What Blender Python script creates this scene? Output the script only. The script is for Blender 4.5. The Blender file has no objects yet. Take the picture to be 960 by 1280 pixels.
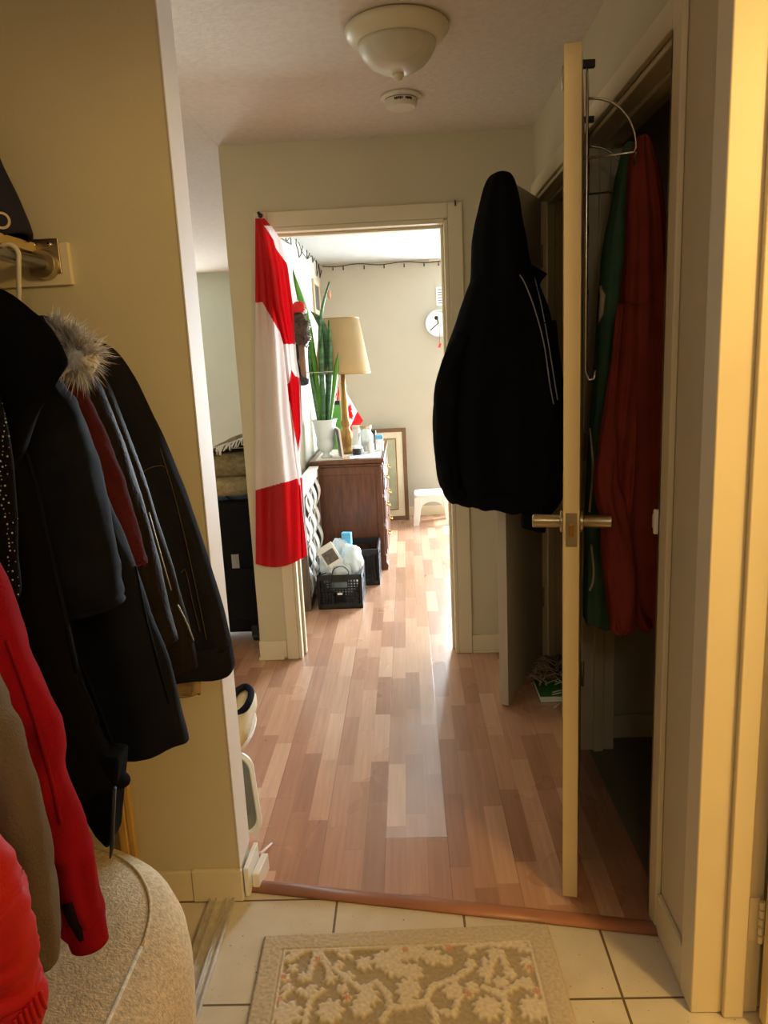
import bpy, math, random
import numpy as np
from mathutils import Vector, noise
from mathutils.bvhtree import BVHTree
random.seed(7)
C = bpy.context.scene
COL = C.collection
pi = math.pi

# ------------------------------------------------------------------ camera
F, PIT, ROL, YAW, H = 940.8, 0.205162, 0.047942, -0.036909, 1.42
O = np.array([0, 0, H])
_cy, _sy = math.cos(YAW), math.sin(YAW)
FW = np.array([_sy*math.cos(PIT), _cy*math.cos(PIT), -math.sin(PIT)])
_r0 = np.array([_cy, -_sy, 0.0]); _d0 = np.cross(FW, _r0)
RT = math.cos(ROL)*_r0 + math.sin(ROL)*_d0
DN = -math.sin(ROL)*_r0 + math.cos(ROL)*_d0
cam_d = bpy.data.cameras.new('camera'); cam = bpy.data.objects.new('camera', cam_d); COL.objects.link(cam)
from mathutils import Matrix
cam.matrix_world = Matrix(((RT[0], -DN[0], -FW[0], 0), (RT[1], -DN[1], -FW[1], 0), (RT[2], -DN[2], -FW[2], H), (0, 0, 0, 1)))
cam_d.sensor_fit = 'VERTICAL'; cam_d.sensor_height = 24; cam_d.lens = F/1280*24
cam_d.clip_start = 0.02; cam_d.clip_end = 60
C.camera = cam

def ray(x, y): return FW*F + RT*(x-480) + DN*(y-640)
def at_z(x, y, z=0.0): v = ray(x, y); return O + v*((z-H)/v[2])
def at_y(x, y, Y): v = ray(x, y); return O + v*(Y/v[1])
def at_x(x, y, X): v = ray(x, y); return O + v*(X/v[0])

# ------------------------------------------------------------------ materials
def s2l(c):
    c = c/255.0
    return c/12.92 if c <= .04045 else ((c+.055)/1.055)**2.4
def lin(rgb): return tuple(s2l(v) for v in rgb) + (1,)
MATS = {}
def mat(name, rgb, rough=.6, metal=0, var=.08, vs=6, bump=0, bs=150, transl=0, trans=0, spec=.5, stretch=None, sheen=0, emit=0):
    if name in MATS: return MATS[name]
    m = bpy.data.materials.new(name); m.use_nodes = True
    N = m.node_tree.nodes; L = m.node_tree.links
    b = N['Principled BSDF']
    tc = N.new('ShaderNodeTexCoord'); src = tc.outputs['Object']
    if stretch:
        mp = N.new('ShaderNodeMapping'); mp.inputs['Scale'].default_value = stretch
        L.new(src, mp.inputs['Vector']); src = mp.outputs['Vector']
    nz = N.new('ShaderNodeTexNoise'); nz.inputs['Scale'].default_value = vs; nz.inputs['Detail'].default_value = 5
    L.new(src, nz.inputs['Vector'])
    rp = N.new('ShaderNodeValToRGB')
    c = lin(rgb)
    rp.color_ramp.elements[0].position = .3; rp.color_ramp.elements[1].position = .7
    rp.color_ramp.elements[0].color = tuple(max(0, v*(1-var)) for v in c[:3])+(1,)
    rp.color_ramp.elements[1].color = tuple(min(1, v*(1+var)) for v in c[:3])+(1,)
    L.new(nz.outputs['Fac'], rp.inputs['Fac']); L.new(rp.outputs['Color'], b.inputs['Base Color'])
    b.inputs['Roughness'].default_value = rough; b.inputs['Metallic'].default_value = metal
    b.inputs['Specular IOR Level'].default_value = spec
    if sheen: b.inputs['Sheen Weight'].default_value = sheen
    if trans: b.inputs['Transmission Weight'].default_value = trans
    if bump:
        n2 = N.new('ShaderNodeTexNoise'); n2.inputs['Scale'].default_value = bs; n2.inputs['Detail'].default_value = 3
        L.new(src, n2.inputs['Vector'])
        bp = N.new('ShaderNodeBump'); bp.inputs['Strength'].default_value = bump; bp.inputs['Distance'].default_value = .004
        L.new(n2.outputs['Fac'], bp.inputs['Height']); L.new(bp.outputs['Normal'], b.inputs['Normal'])
    if transl:
        t = N.new('ShaderNodeBsdfTranslucent'); L.new(rp.outputs['Color'], t.inputs['Color'])
        mx = N.new('ShaderNodeMixShader'); mx.inputs[0].default_value = transl
        L.new(b.outputs[0], mx.inputs[1]); L.new(t.outputs[0], mx.inputs[2])
        L.new(mx.outputs[0], N['Material Output'].inputs['Surface'])
    MATS[name] = m
    return m

M = {}
M['wall'] = mat('wall_paint', (204, 194, 166), .75, bump=.12, bs=90, var=.02)
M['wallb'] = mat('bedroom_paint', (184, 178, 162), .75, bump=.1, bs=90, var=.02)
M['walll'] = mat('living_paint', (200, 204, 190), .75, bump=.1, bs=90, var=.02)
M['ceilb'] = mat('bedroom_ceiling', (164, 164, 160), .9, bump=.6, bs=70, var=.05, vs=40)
M['ceil'] = mat('ceiling_stipple', (214, 203, 190), .9, bump=.6, bs=70, var=.05, vs=40)
M['trim'] = mat('trim_paint', (224, 212, 182), .45, bump=.05, bs=30, var=.03)
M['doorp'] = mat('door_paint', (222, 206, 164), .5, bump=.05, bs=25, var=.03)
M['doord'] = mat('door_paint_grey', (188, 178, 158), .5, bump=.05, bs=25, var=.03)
M['whitep'] = mat('white_plastic', (238, 236, 232), .4, var=.02)
M['creamp'] = mat('cream_plastic', (222, 212, 192), .4, var=.02)
M['chrome'] = mat('chrome', (200, 198, 190), .22, 1, var=.03)
M['alu'] = mat('aluminium', (226, 222, 214), .5, .8, var=.12, vs=40)
M['nickel'] = mat('satin_nickel', (190, 176, 146), .32, 1, var=.05)
M['brass'] = mat('brass', (190, 140, 60), .35, 1, var=.1)
M['blackp'] = mat('black_plastic', (22, 22, 23), .45, var=.1)
M['blackrub'] = mat('black_rubber', (18, 18, 18), .6)
M['wood_dk'] = mat('walnut_wood', (96, 56, 34), .38, var=.35, vs=9, stretch=(6, 6, 1))
M['wood_lt'] = mat('pine_wood', (196, 158, 92), .5, var=.15, vs=10, stretch=(8, 8, 1))
M['shelfw'] = mat('shelf_laminate', (204, 176, 116), .5, var=.05)
M['grey_fab'] = mat('grey_knit', (112, 98, 80), .95, bump=.5, bs=350, var=.15)
M['abrass'] = mat('aged_brass', (150, 112, 60), .4, .8, var=.2)
M['paper'] = mat('paper_white', (238, 238, 236), .8, var=.03)

def floor_mat():
    m = bpy.data.materials.new('laminate_strips'); m.use_nodes = True
    N = m.node_tree.nodes; L = m.node_tree.links; b = N['Principled BSDF']
    def math_(op, a, bb=None, cc=None):
        n = N.new('ShaderNodeMath'); n.operation = op
        for i, v in enumerate((a, bb, cc)):
            if v is None: continue
            if hasattr(v, 'is_linked'): L.new(v, n.inputs[i])
            else: n.inputs[i].default_value = v
        return n.outputs[0]
    tc = N.new('ShaderNodeTexCoord'); sp = N.new('ShaderNodeSeparateXYZ'); L.new(tc.outputs['Object'], sp.inputs[0])
    W = .0615; X0 = at_z(482, 1048)[0]
    xs = math_('DIVIDE', math_('SUBTRACT', sp.outputs[0], X0), W)
    xi = math_('FLOOR', xs)
    wn = N.new('ShaderNodeTexWhiteNoise'); wn.noise_dimensions = '1D'; L.new(xi, wn.inputs['W'])
    ys = math_('ADD', math_('DIVIDE', sp.outputs[1], .36), math_('MULTIPLY', wn.outputs['Value'], 7.3))
    yi = math_('FLOOR', ys)
    cb = N.new('ShaderNodeCombineXYZ'); L.new(xi, cb.inputs[0]); L.new(yi, cb.inputs[1])
    w2 = N.new('ShaderNodeTexWhiteNoise'); w2.noise_dimensions = '2D'; L.new(cb.outputs[0], w2.inputs['Vector'])
    rp = N.new('ShaderNodeValToRGB'); el = rp.color_ramp.elements
    el[0].position = 0; el[0].color = lin((168, 124, 100)); el[1].position = 1; el[1].color = lin((216, 176, 148))
    for p, c in ((.3, (182, 136, 110)), (.55, (192, 146, 119)), (.78, (206, 162, 134))):
        e = el.new(p); e.color = lin(c)
    L.new(w2.outputs['Value'], rp.inputs['Fac'])
    mp = N.new('ShaderNodeMapping'); mp.inputs['Scale'].default_value = (70, 3, 1); L.new(tc.outputs['Object'], mp.inputs['Vector'])
    off = N.new('ShaderNodeVectorMath'); off.operation = 'ADD'; L.new(mp.outputs[0], off.inputs[0])
    sc = N.new('ShaderNodeVectorMath'); sc.operation = 'SCALE'; sc.inputs['Scale'].default_value = 13.0
    L.new(w2.outputs['Color'], sc.inputs[0]); L.new(sc.outputs[0], off.inputs[1])
    nz = N.new('ShaderNodeTexNoise'); nz.inputs['Scale'].default_value = 1.2; nz.inputs['Detail'].default_value = 6; nz.inputs['Distortion'].default_value = .25
    L.new(off.outputs[0], nz.inputs['Vector'])
    mr = N.new('ShaderNodeMapRange'); mr.inputs[1].default_value = .3; mr.inputs[2].default_value = .7; mr.inputs[3].default_value = .88; mr.inputs[4].default_value = 1.08
    L.new(nz.outputs['Fac'], mr.inputs[0])
    # seams: board joints every three strips, and finer strip joints
    fb = math_('FRACT', math_('DIVIDE', xs, 3.0))
    seam = math_('LESS_THAN', fb, .012)
    fx = math_('FRACT', xs); s2 = math_('LESS_THAN', fx, .02)
    fy = math_('FRACT', ys); s3 = math_('LESS_THAN', fy, .006)
    dark = math_('SUBTRACT', 1.0, math_('ADD', math_('MULTIPLY', seam, .35), math_('MULTIPLY', math_('MAXIMUM', s2, s3), .14)))
    bidx = math_('FLOOR', math_('DIVIDE', xs, 3.0)); onb = math_('LESS_THAN', math_('ABSOLUTE', bidx), .5)
    jt = math_('LESS_THAN', math_('ABSOLUTE', math_('SUBTRACT', sp.outputs[1], at_z(520, 1047)[1])), .0022)
    jt = math_('MULTIPLY', jt, onb)
    dark = math_('SUBTRACT', dark, math_('MULTIPLY', jt, .5))
    tot = math_('MULTIPLY', mr.outputs[0], dark)
    mx = N.new('ShaderNodeVectorMath'); mx.operation = 'SCALE'; L.new(rp.outputs['Color'], mx.inputs[0]); L.new(tot, mx.inputs['Scale'])
    L.new(mx.outputs[0], b.inputs['Base Color'])
    n3 = N.new('ShaderNodeTexNoise'); n3.inputs['Scale'].default_value = 260; L.new(tc.outputs['Object'], n3.inputs['Vector'])
    n4 = N.new('ShaderNodeTexNoise'); n4.inputs['Scale'].default_value = 3.5; L.new(tc.outputs['Object'], n4.inputs['Vector'])
    rr = N.new('ShaderNodeMapRange'); rr.inputs[1].default_value = .3; rr.inputs[2].default_value = .7; rr.inputs[3].default_value = .26; rr.inputs[4].default_value = .32
    L.new(n4.outputs['Fac'], rr.inputs[0])
    bi = math_('FLOOR', math_('DIVIDE', xs, 3.0)); newb = math_('MULTIPLY', math_('LESS_THAN', math_('ABSOLUTE', bi), .5), math_('GREATER_THAN', sp.outputs[1], at_z(520, 1047)[1]))      # one shinier board
    L.new(math_('SUBTRACT', rr.outputs[0], math_('MULTIPLY', newb, .08)), b.inputs['Roughness'])
    L.new(math_('ADD', math_('MULTIPLY', newb, .35), .6), b.inputs['Specular IOR Level'])
    L.new(math_('ADD', math_('MULTIPLY', newb, .2), 1.5), b.inputs['IOR'])
    bp = N.new('ShaderNodeBump'); bp.inputs['Strength'].default_value = .16; bp.inputs['Distance'].default_value = .002
    hs = math_('SUBTRACT', n3.outputs['Fac'], math_('MULTIPLY', math_('MAXIMUM', seam, jt), 2.0))
    L.new(hs, bp.inputs['Height']); L.new(bp.outputs[0], b.inputs['Normal'])
    return m
M['floor'] = floor_mat()

def tile_mat():
    m = bpy.data.materials.new('ceramic_tile'); m.use_nodes = True
    N = m.node_tree.nodes; L = m.node_tree.links; b = N['Principled BSDF']
    tc = N.new('ShaderNodeTexCoord'); sp = N.new('ShaderNodeSeparateXYZ'); L.new(tc.outputs['Object'], sp.inputs[0])
    def ma(op, a, bb):
        n = N.new('ShaderNodeMath'); n.operation = op
        for i, v in enumerate((a, bb)):
            if hasattr(v, 'is_linked'): L.new(v, n.inputs[i])
            else: n.inputs[i].default_value = v
        return n.outputs[0]
    T = .333
    gx = at_z(750, 1162)[0]; gy = at_z(600, 1250)[1]
    fs = []
    for k, g in ((0, gx), (1, gy)):
        f = ma('FRACT', ma('DIVIDE', ma('SUBTRACT', sp.outputs[k], g-.003+T*20), T), 0.0)
        fs.append(ma('LESS_THAN', ma('ABSOLUTE', f, 0.0) if False else f, .018))
    g = ma('MAXIMUM', fs[0], fs[1])
    nz = N.new('ShaderNodeTexNoise'); nz.inputs['Scale'].default_value = 9; nz.inputs['Detail'].default_value = 6; L.new(tc.outputs['Object'], nz.inputs['Vector'])
    rp = N.new('ShaderNodeValToRGB'); el = rp.color_ramp.elements
    el[0].position = .3; el[0].color = lin((208, 198, 180)); el[1].position = .7; el[1].color = lin((222, 213, 196)); L.new(nz.outputs['Fac'], rp.inputs['Fac'])
    # small dirt specks
    vo = N.new('ShaderNodeTexNoise'); vo.inputs['Scale'].default_value = 120; L.new(tc.outputs['Object'], vo.inputs['Vector'])
    spk = ma('GREATER_THAN', vo.outputs['Fac'], .735)
    mx = N.new('ShaderNodeMix'); mx.data_type = 'RGBA'; L.new(spk, mx.inputs[0]); L.new(rp.outputs['Color'], mx.inputs[6]); mx.inputs[7].default_value = lin((120, 105, 85))
    m2 = N.new('ShaderNodeMix'); m2.data_type = 'RGBA'; L.new(g, m2.inputs[0]); L.new(mx.outputs[2], m2.inputs[6]); m2.inputs[7].default_value = lin((112, 94, 70))
    L.new(m2.outputs[2], b.inputs['Base Color'])
    b.inputs['Roughness'].default_value = .38
    bp = N.new('ShaderNodeBump'); bp.inputs['Strength'].default_value = .5; bp.inputs['Distance'].default_value = .003; bp.invert = True
    L.new(g, bp.inputs['Height']); L.new(bp.outputs[0], b.inputs['Normal'])
    return m
M['tile'] = tile_mat()

# ------------------------------------------------------------------ mesh builder
ORG = {}
class MB:
    def __init__(s): s.v = []; s.f = []; s.mi = []
    def add(s, vs, fs, mi=0):
        o = len(s.v); s.v += [tuple(float(q) for q in p) for p in vs]
        for f in fs: s.f.append(tuple(i+o for i in f)); s.mi.append(mi)
        return s
    def box(s, a, b, mi=0, R=None, c=None):
        x0, y0, z0 = a; x1, y1, z1 = b
        vs = [(x0,y0,z0),(x1,y0,z0),(x1,y1,z0),(x0,y1,z0),(x0,y0,z1),(x1,y0,z1),(x1,y1,z1),(x0,y1,z1)]
        if R is not None:
            c = Vector(c); vs = [tuple(R @ (Vector(p)-c) + c) for p in vs]
        return s.add(vs, [(0,3,2,1),(4,5,6,7),(0,1,5,4),(1,2,6,5),(2,3,7,6),(3,0,4,7)], mi)
    def obox(s, o, u, w, h, l0, l1, w0, w1, z0, z1, mi=0):
        # box along unit vector u (length), w (width) and h
        o, u, w, h = map(np.array, (o, u, w, h))
        vs = [o+u*a+w*b+h*c for c in (z0, z1) for a, b in ((l0,w0),(l1,w0),(l1,w1),(l0,w1))]
        return s.add(vs, [(0,3,2,1),(4,5,6,7),(0,1,5,4),(1,2,6,5),(2,3,7,6),(3,0,4,7)], mi)
    def tube(s, pts, r, n=10, mi=0, cap=True, flat=1.0):
        pts = [Vector([float(q) for q in p]) for p in pts]; k = len(pts)
        rs = r if isinstance(r, (list, tuple)) else [r]*k
        t0 = (pts[1]-pts[0]).normalized()
        up = Vector((0,0,1)) if abs(t0.z) < .9 else Vector((1,0,0))
        nrm = t0.cross(up).normalized(); vs = []
        for i, p in enumerate(pts):
            t = (pts[min(i+1,k-1)]-pts[max(i-1,0)]).normalized()
            nrm = (nrm - t*nrm.dot(t)).normalized(); bi = t.cross(nrm)
            for j in range(n):
                a = 2*pi*j/n
                vs.append(p + nrm*math.cos(a)*rs[i] + bi*math.sin(a)*rs[i]*flat)
        fs = [(i*n+j, i*n+(j+1)%n, (i+1)*n+(j+1)%n, (i+1)*n+j) for i in range(k-1) for j in range(n)]
        if cap: fs += [tuple(range(n))[::-1], tuple((k-1)*n+j for j in range(n))]
        return s.add(vs, fs, mi)
    def lathe(s, prof, c, n=40, mi=0, axis='z', cap=True):
        vs = []; k = len(prof)
        for r, z in prof:
            for j in range(n):
                a = 2*pi*j/n; x, y = r*math.cos(a), r*math.sin(a)
                p = (x, y, z) if axis == 'z' else ((x, z, y) if axis == 'y' else (z, x, y))
                vs.append((c[0]+p[0], c[1]+p[1], c[2]+p[2]))
        fs = [(i*n+j, i*n+(j+1)%n, (i+1)*n+(j+1)%n, (i+1)*n+j) for i in range(k-1) for j in range(n)]
        if cap and prof[0][0] > 1e-5: fs.append(tuple(range(n))[::-1])
        if cap and prof[-1][0] > 1e-5: fs.append(tuple((k-1)*n+j for j in range(n)))
        return s.add(vs, fs, mi)
    def prism(s, poly, d, mi=0):
        k = len(poly); d = np.array(d)
        vs = [np.array(p) for p in poly] + [np.array(p)+d for p in poly]
        return s.add(vs, [tuple(range(k))[::-1], tuple(range(k, 2*k))] + [(i, (i+1)%k, k+(i+1)%k, k+i) for i in range(k)], mi)
    def rings(s, R, mi=0, cap0=True, cap1=True):
        n = len(R[0]); k = len(R); vs = [p for r in R for p in r]
        fs = [(i*n+j, i*n+(j+1)%n, (i+1)*n+(j+1)%n, (i+1)*n+j) for i in range(k-1) for j in range(n)]
        if cap0: fs.append(tuple(range(n))[::-1])
        if cap1: fs.append(tuple((k-1)*n+j for j in range(n)))
        return s.add(vs, fs, mi)
    def grid(s, fn, nu, nv, mi=None):
        vs = [fn(i/nu, j/nv) for j in range(nv+1) for i in range(nu+1)]
        o = len(s.v); s.v += [tuple(float(q) for q in p) for p in vs]
        for j in range(nv):
            for i in range(nu):
                a = o+j*(nu+1)+i; s.f.append((a, a+1, a+nu+2, a+nu+1)); s.mi.append(mi((i+.5)/nu, (j+.5)/nv) if mi else 0)
        return s
    def ball(s, c, r, n=12, mi=0, sc=(1,1,1), amp=0, fr=8):
        vs = []; k = n//2+2
        for i in range(k+1):
            th = pi*i/k
            for j in range(n):
                a = 2*pi*j/n; d = Vector((math.sin(th)*math.cos(a), math.sin(th)*math.sin(a), math.cos(th)))
                q = 1+(amp*noise.noise(Vector(c)*3+d*fr*.3) if amp else 0)
                vs.append((c[0]+d.x*r*sc[0]*q, c[1]+d.y*r*sc[1]*q, c[2]+d.z*r*sc[2]*q))
        fs = [(i*n+j, (i+1)*n+j, (i+1)*n+(j+1)%n, i*n+(j+1)%n) for i in range(k) for j in range(n)]
        return s.add(vs, fs, mi)
    def bvh(s): return BVHTree.FromPolygons([Vector(p) for p in s.v], s.f)
    def build(s, name, m, parent=None, smooth=False, bevel=0, org=None, solid=0):
        ms = m if isinstance(m, (list, tuple)) else [m]
        me = bpy.data.meshes.new(name)
        a = np.array(s.v)
        if parent is not None: og = ORG[parent.name]
        elif org is not None: og = np.array(org, float)
        else: og = np.array([(a[:,0].min()+a[:,0].max())/2, (a[:,1].min()+a[:,1].max())/2, a[:,2].min()])
        me.from_pydata([tuple(p) for p in (a-og)], [], s.f)
        for q in ms: me.materials.append(q)
        if len(ms) > 1: me.polygons.foreach_set('material_index', s.mi)
        if smooth: me.polygons.foreach_set('use_smooth', [True]*len(me.polygons))
        me.validate(); me.update()
        o = bpy.data.objects.new(name, me); COL.objects.link(o)
        if parent is not None: o.parent = parent
        else: o.location = og
        ORG[o.name] = og
        if solid:
            md = o.modifiers.new('solid', 'SOLIDIFY'); md.thickness = solid; md.offset = 0
        if bevel:
            md = o.modifiers.new('bevel', 'BEVEL'); md.width = bevel; md.segments = 2; md.limit_method = 'ANGLE'
            if not smooth:
                me.polygons.foreach_set('use_smooth', [True]*len(me.polygons))
                md.harden_normals = True
        return o

def tag(o, label, cat, group=None):
    o['label'] = label; o['category'] = cat
    if group: o['group'] = group
    return o
def thing(name, label, cat, loc, group=None):
    o = bpy.data.objects.new(name, None); COL.objects.link(o); o.location = tuple(float(q) for q in loc)
    o.empty_display_size = .05
    ORG[o.name] = np.array(loc, float)
    return tag(o, label, cat, group)
def struct(o, label=None):
    o['kind'] = 'structure'
    if label: o['label'] = label
    return o
def box(a, b): return MB().box(a, b)

# ------------------------------------------------------------------ the shell
WX = .572          # right wall face
FY = 3.423         # far wall face
CZ = 2.32          # hall ceiling
TWY = 1.772        # tan wall face
BLX = -.69         # bedroom left wall face
BY = 6.615         # bedroom back wall
ZH = 2.03          # closet heads
# laminate / tile border line
TA = np.array([-.475, 1.815]); TB = np.array([.572, 1.627])
lm = MB()
lm.add([(-4.1, 1.887, 0), (-.45, 1.887, 0), (TA[0], TA[1], 0), (TB[0], TB[1], 0), (.602, 1.627, 0), (.602, 3.5, 0), (2.7, 3.5, 0), (2.7, 8.0, 0), (-4.1, 8.0, 0)], [tuple(range(9))])
struct(lm.build('floor', M['floor'], org=(0,0,0)))
tl = MB()
tl.add([(-1.3, -1.0, -.002), (2.3, -1.0, -.002), (2.3, 1.5, -.002), (.60, 1.62, -.002), (-.47, 1.83, -.002), (-1.3, 1.83, -.002)], [tuple(range(6))])
struct(tl.build('floor', M['tile'], org=(0,0,0)))
M['vinyl'] = mat('closet_vinyl', (120, 116, 96), .6, var=.1)
struct(box((.602, 1.44, -.01), (1.4, 3.6, 0)).build('floor', M['vinyl']))
# ceiling
struct(box((-1.3, -1.0, CZ), (2.3, 3.53, CZ+.1)).build('ceiling', M['ceil'], org=(0,0,0)))
struct(box((-4.1, 1.887, CZ-.0005), (-.7565, 8.0, CZ+.1)).build('ceiling', M['ceil'], org=(0,0,0)))
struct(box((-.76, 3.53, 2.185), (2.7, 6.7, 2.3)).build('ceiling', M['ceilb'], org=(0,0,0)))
# tan wall (side of the entry closet) with its free end
struct(box((-4.1, TWY, 0), (-.499, 1.887, CZ)).build('wall_left', M['wall'], org=(0,0,0)))
M['wall_end_lit'] = mat('wall_end_lit_white', (228, 221, 214), .6, bump=.1, bs=60, var=.03)
struct(box((-.499, TWY-.002, .092), (-.496, 1.888, CZ)).build('wall_end_lit_panel', M['wall_end_lit'], org=(0,0,0)))  # added thin panel, coloured paler to stand in for daylight on the wall end
# closet back and entry walls behind the camera
struct(box((-1.32, -1.0, 0), (-1.2, 1.772, CZ)).build('wall_left', M['wall'], org=(0,0,0)))
struct(box((-1.32, -1.1, 0), (2.3, -1.0, CZ)).build('wall_near', M['wall'], org=(0,0,0)))
# right wall with its three openings
RX1 = .69
wr = MB()
wr.box((WX, -1.0, 0), (RX1, .56, CZ)); wr.box((WX, .56, ZH), (RX1, 1.40, CZ)); wr.box((WX, 1.40, 0), (RX1, 1.68, CZ))
wr.box((WX, 1.68, ZH), (RX1, 2.49, CZ)); wr.box((WX, 2.49, 0), (RX1, 2.74, CZ)); wr.box((WX, 2.74, ZH), (RX1, 3.36, CZ)); wr.box((WX, 3.36, 0), (RX1, 3.53, CZ))
struct(wr.build('wall_right', M['wall'], org=(0,0,0)))
# closet interiors
ci = MB()
ci.box((1.34, 1.44, 0), (1.42, 3.60, CZ)); ci.box((RX1, 1.44, 0), (1.40, 1.50, CZ)); ci.box((RX1, 2.58, 0), (1.40, 2.66, CZ)); ci.box((RX1, 3.52, 0), (1.40, 3.60, CZ))
struct(ci.build('wall_closet', M['wall'], org=(0,0,0)))
# side room on the right
sr = MB()
sr.box((2.2, -1.0, 0), (2.3, 1.5, CZ)); sr.box((RX1, 1.40, 0), (2.3, 1.44, CZ))
struct(sr.build('wall_side', M['wall'], org=(0,0,0)))
# far wall with doorway
DX0, DX1, DZ = -.565, .2, 1.975
fw = MB()
fw.box((-.756, FY, 0), (DX0, 3.53, CZ)); fw.box((DX1, FY, 0), (WX, 3.53, CZ)); fw.box((DX0, FY, DZ), (DX1, 3.53, CZ))
struct(fw.build('wall_back', M['wall'], org=(0,0,0)))
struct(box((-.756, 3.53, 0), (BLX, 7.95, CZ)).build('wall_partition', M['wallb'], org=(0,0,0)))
# bedroom back wall with the window bay to the right of the view
bb = MB()
WB = (.47, 2.25, .25, 2.1)
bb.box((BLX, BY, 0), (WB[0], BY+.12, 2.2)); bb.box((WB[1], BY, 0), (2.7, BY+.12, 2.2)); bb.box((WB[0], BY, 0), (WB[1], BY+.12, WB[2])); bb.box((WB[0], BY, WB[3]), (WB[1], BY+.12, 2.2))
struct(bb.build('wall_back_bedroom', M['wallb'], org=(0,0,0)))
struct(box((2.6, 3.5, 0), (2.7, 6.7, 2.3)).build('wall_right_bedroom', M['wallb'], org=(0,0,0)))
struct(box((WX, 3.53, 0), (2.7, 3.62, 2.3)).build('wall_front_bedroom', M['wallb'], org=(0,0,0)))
wf = MB()
for a, b in (((.47,BY+.03,.25),(.52,BY+.09,2.1)), ((2.2,BY+.03,.25),(2.25,BY+.09,2.1)), ((.52,BY+.03,.25),(2.2,BY+.09,.3)), ((.52,BY+.03,2.05),(2.2,BY+.09,2.1)), ((1.33,BY+.03,.3),(1.39,BY+.09,2.05))): wf.box(a, b)
struct(wf.build('window_1', M['trim'], org=(0,0,0)))
# living room
lw = MB(); lw.box((-4.1, 7.9, 0), (-3.8, 8.0, CZ)); lw.box((-2.4, 7.9, 0), (-.69, 8.0, CZ)); lw.box((-3.8, 7.9, 0), (-2.4, 8.0, .7)); lw.box((-3.8, 7.9, 2.1), (-2.4, 8.0, CZ))
struct(lw.build('wall_back_living', M['walll'], org=(0,0,0)))
struct(box((-4.2, 1.8, 0), (-4.1, 8.0, CZ)).build('wall_left_living', M['walll'], org=(0,0,0)))
wf = MB()
for a, b in (((-3.8,7.93,.7),(-3.75,7.98,2.1)), ((-2.45,7.93,.7),(-2.4,7.98,2.1)), ((-3.75,7.93,.7),(-2.45,7.98,.75)), ((-3.75,7.93,2.05),(-2.45,7.98,2.1)), ((-3.13,7.93,.75),(-3.07,7.98,2.05))): wf.box(a, b)
struct(wf.build('window_2', M['trim'], org=(0,0,0)))

# casings and trims
def casing(name, boxes, m=None, bev=.004):
    b = MB()
    for a, c in boxes: b.box(a, c)
    return struct(b.build(name, m or M['trim'], org=(0,0,0), bevel=bev))
t = .014
casing('trim_1', [((-.625, FY-t, 0), (DX0-.004, FY, 2.045)), ((DX1+.006, FY-t, 0), (.268, FY, 2.045)), ((DX0-.004, FY-t, DZ+.006), (DX1+.006, FY, 2.045))])
casing('trim_2', [((DX0-.004, FY-.012, 0), (DX0+.012, 3.54, DZ)), ((DX1-.012, FY-.012, 0), (DX1+.006, 3.54, DZ)), ((DX0+.012, FY-.012, DZ-.014), (DX1-.012, 3.54, DZ+.006)),
                  ((DX0+.012, 3.47, 0), (DX0+.024, 3.505, DZ-.014)), ((DX1-.024, 3.47, 0), (DX1-.012, 3.505, DZ-.014)), ((DX0+.024, 3.47, DZ-.026), (DX1-.024, 3.505, DZ-.014))])
# closet one: casing on the hall side, jambs and stops inside the opening
casing('trim_3', [((WX-t, 1.625, 0), (WX, 1.683, 2.092)), ((WX-t, 2.49, 0), (WX, 2.55, 2.092)), ((WX-t, 1.683, ZH), (WX, 2.49, 2.092))])
casing('trim_4', [((WX-t, 1.668, 0), (RX1, 1.684, ZH)), ((WX, 2.487, 0), (RX1, 2.503, ZH)), ((WX, 1.684, ZH-.016), (RX1, 2.487, ZH)),
                  ((.615, 2.473, 0), (.65, 2.487, ZH-.016)), ((.615, 1.684, 0), (.65, 1.698, ZH-.016)), ((.615, 1.698, ZH-.03), (.65, 2.473, ZH-.016))])
casing('trim_5', [((WX-t, 2.68, 0), (WX, 2.742, 2.092)), ((WX-t, 3.358, 0), (WX, 3.41, 2.092)), ((WX-t, 2.742, ZH), (WX, 3.358, 2.092))])
casing('trim_6', [((WX-.004, 2.728, 0), (RX1, 2.744, ZH)), ((WX-.004, 3.356, 0), (RX1, 3.37, ZH)), ((WX-.004, 2.744, ZH-.016), (RX1, 3.356, ZH)),
                  ((.615, 3.342, 0), (.65, 3.356, ZH-.016)), ((.615, 2.744, ZH-.03), (.65, 3.342, ZH-.016))])
# doorway to the lit side room
casing('trim_7', [((WX-t, 1.397, 0), (WX, 1.452, ZH+.06)), ((WX-t, .5, 0), (WX, .562, ZH+.06)), ((WX-t, .562, ZH), (WX, 1.397, ZH+.06))])
casing('trim_8', [((WX-t, 1.385, 0), (RX1+.01, 1.405, ZH)), ((.622, 1.371, 0), (.664, 1.385, ZH)), ((WX-t, .556, 0), (RX1, .572, ZH)), ((WX, .572, ZH-.016), (RX1, 1.385, ZH))])
casing('trim_9', [((-.7, BY-.004, 0), (.72, BY, 0.0001))]) if False else None

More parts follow.
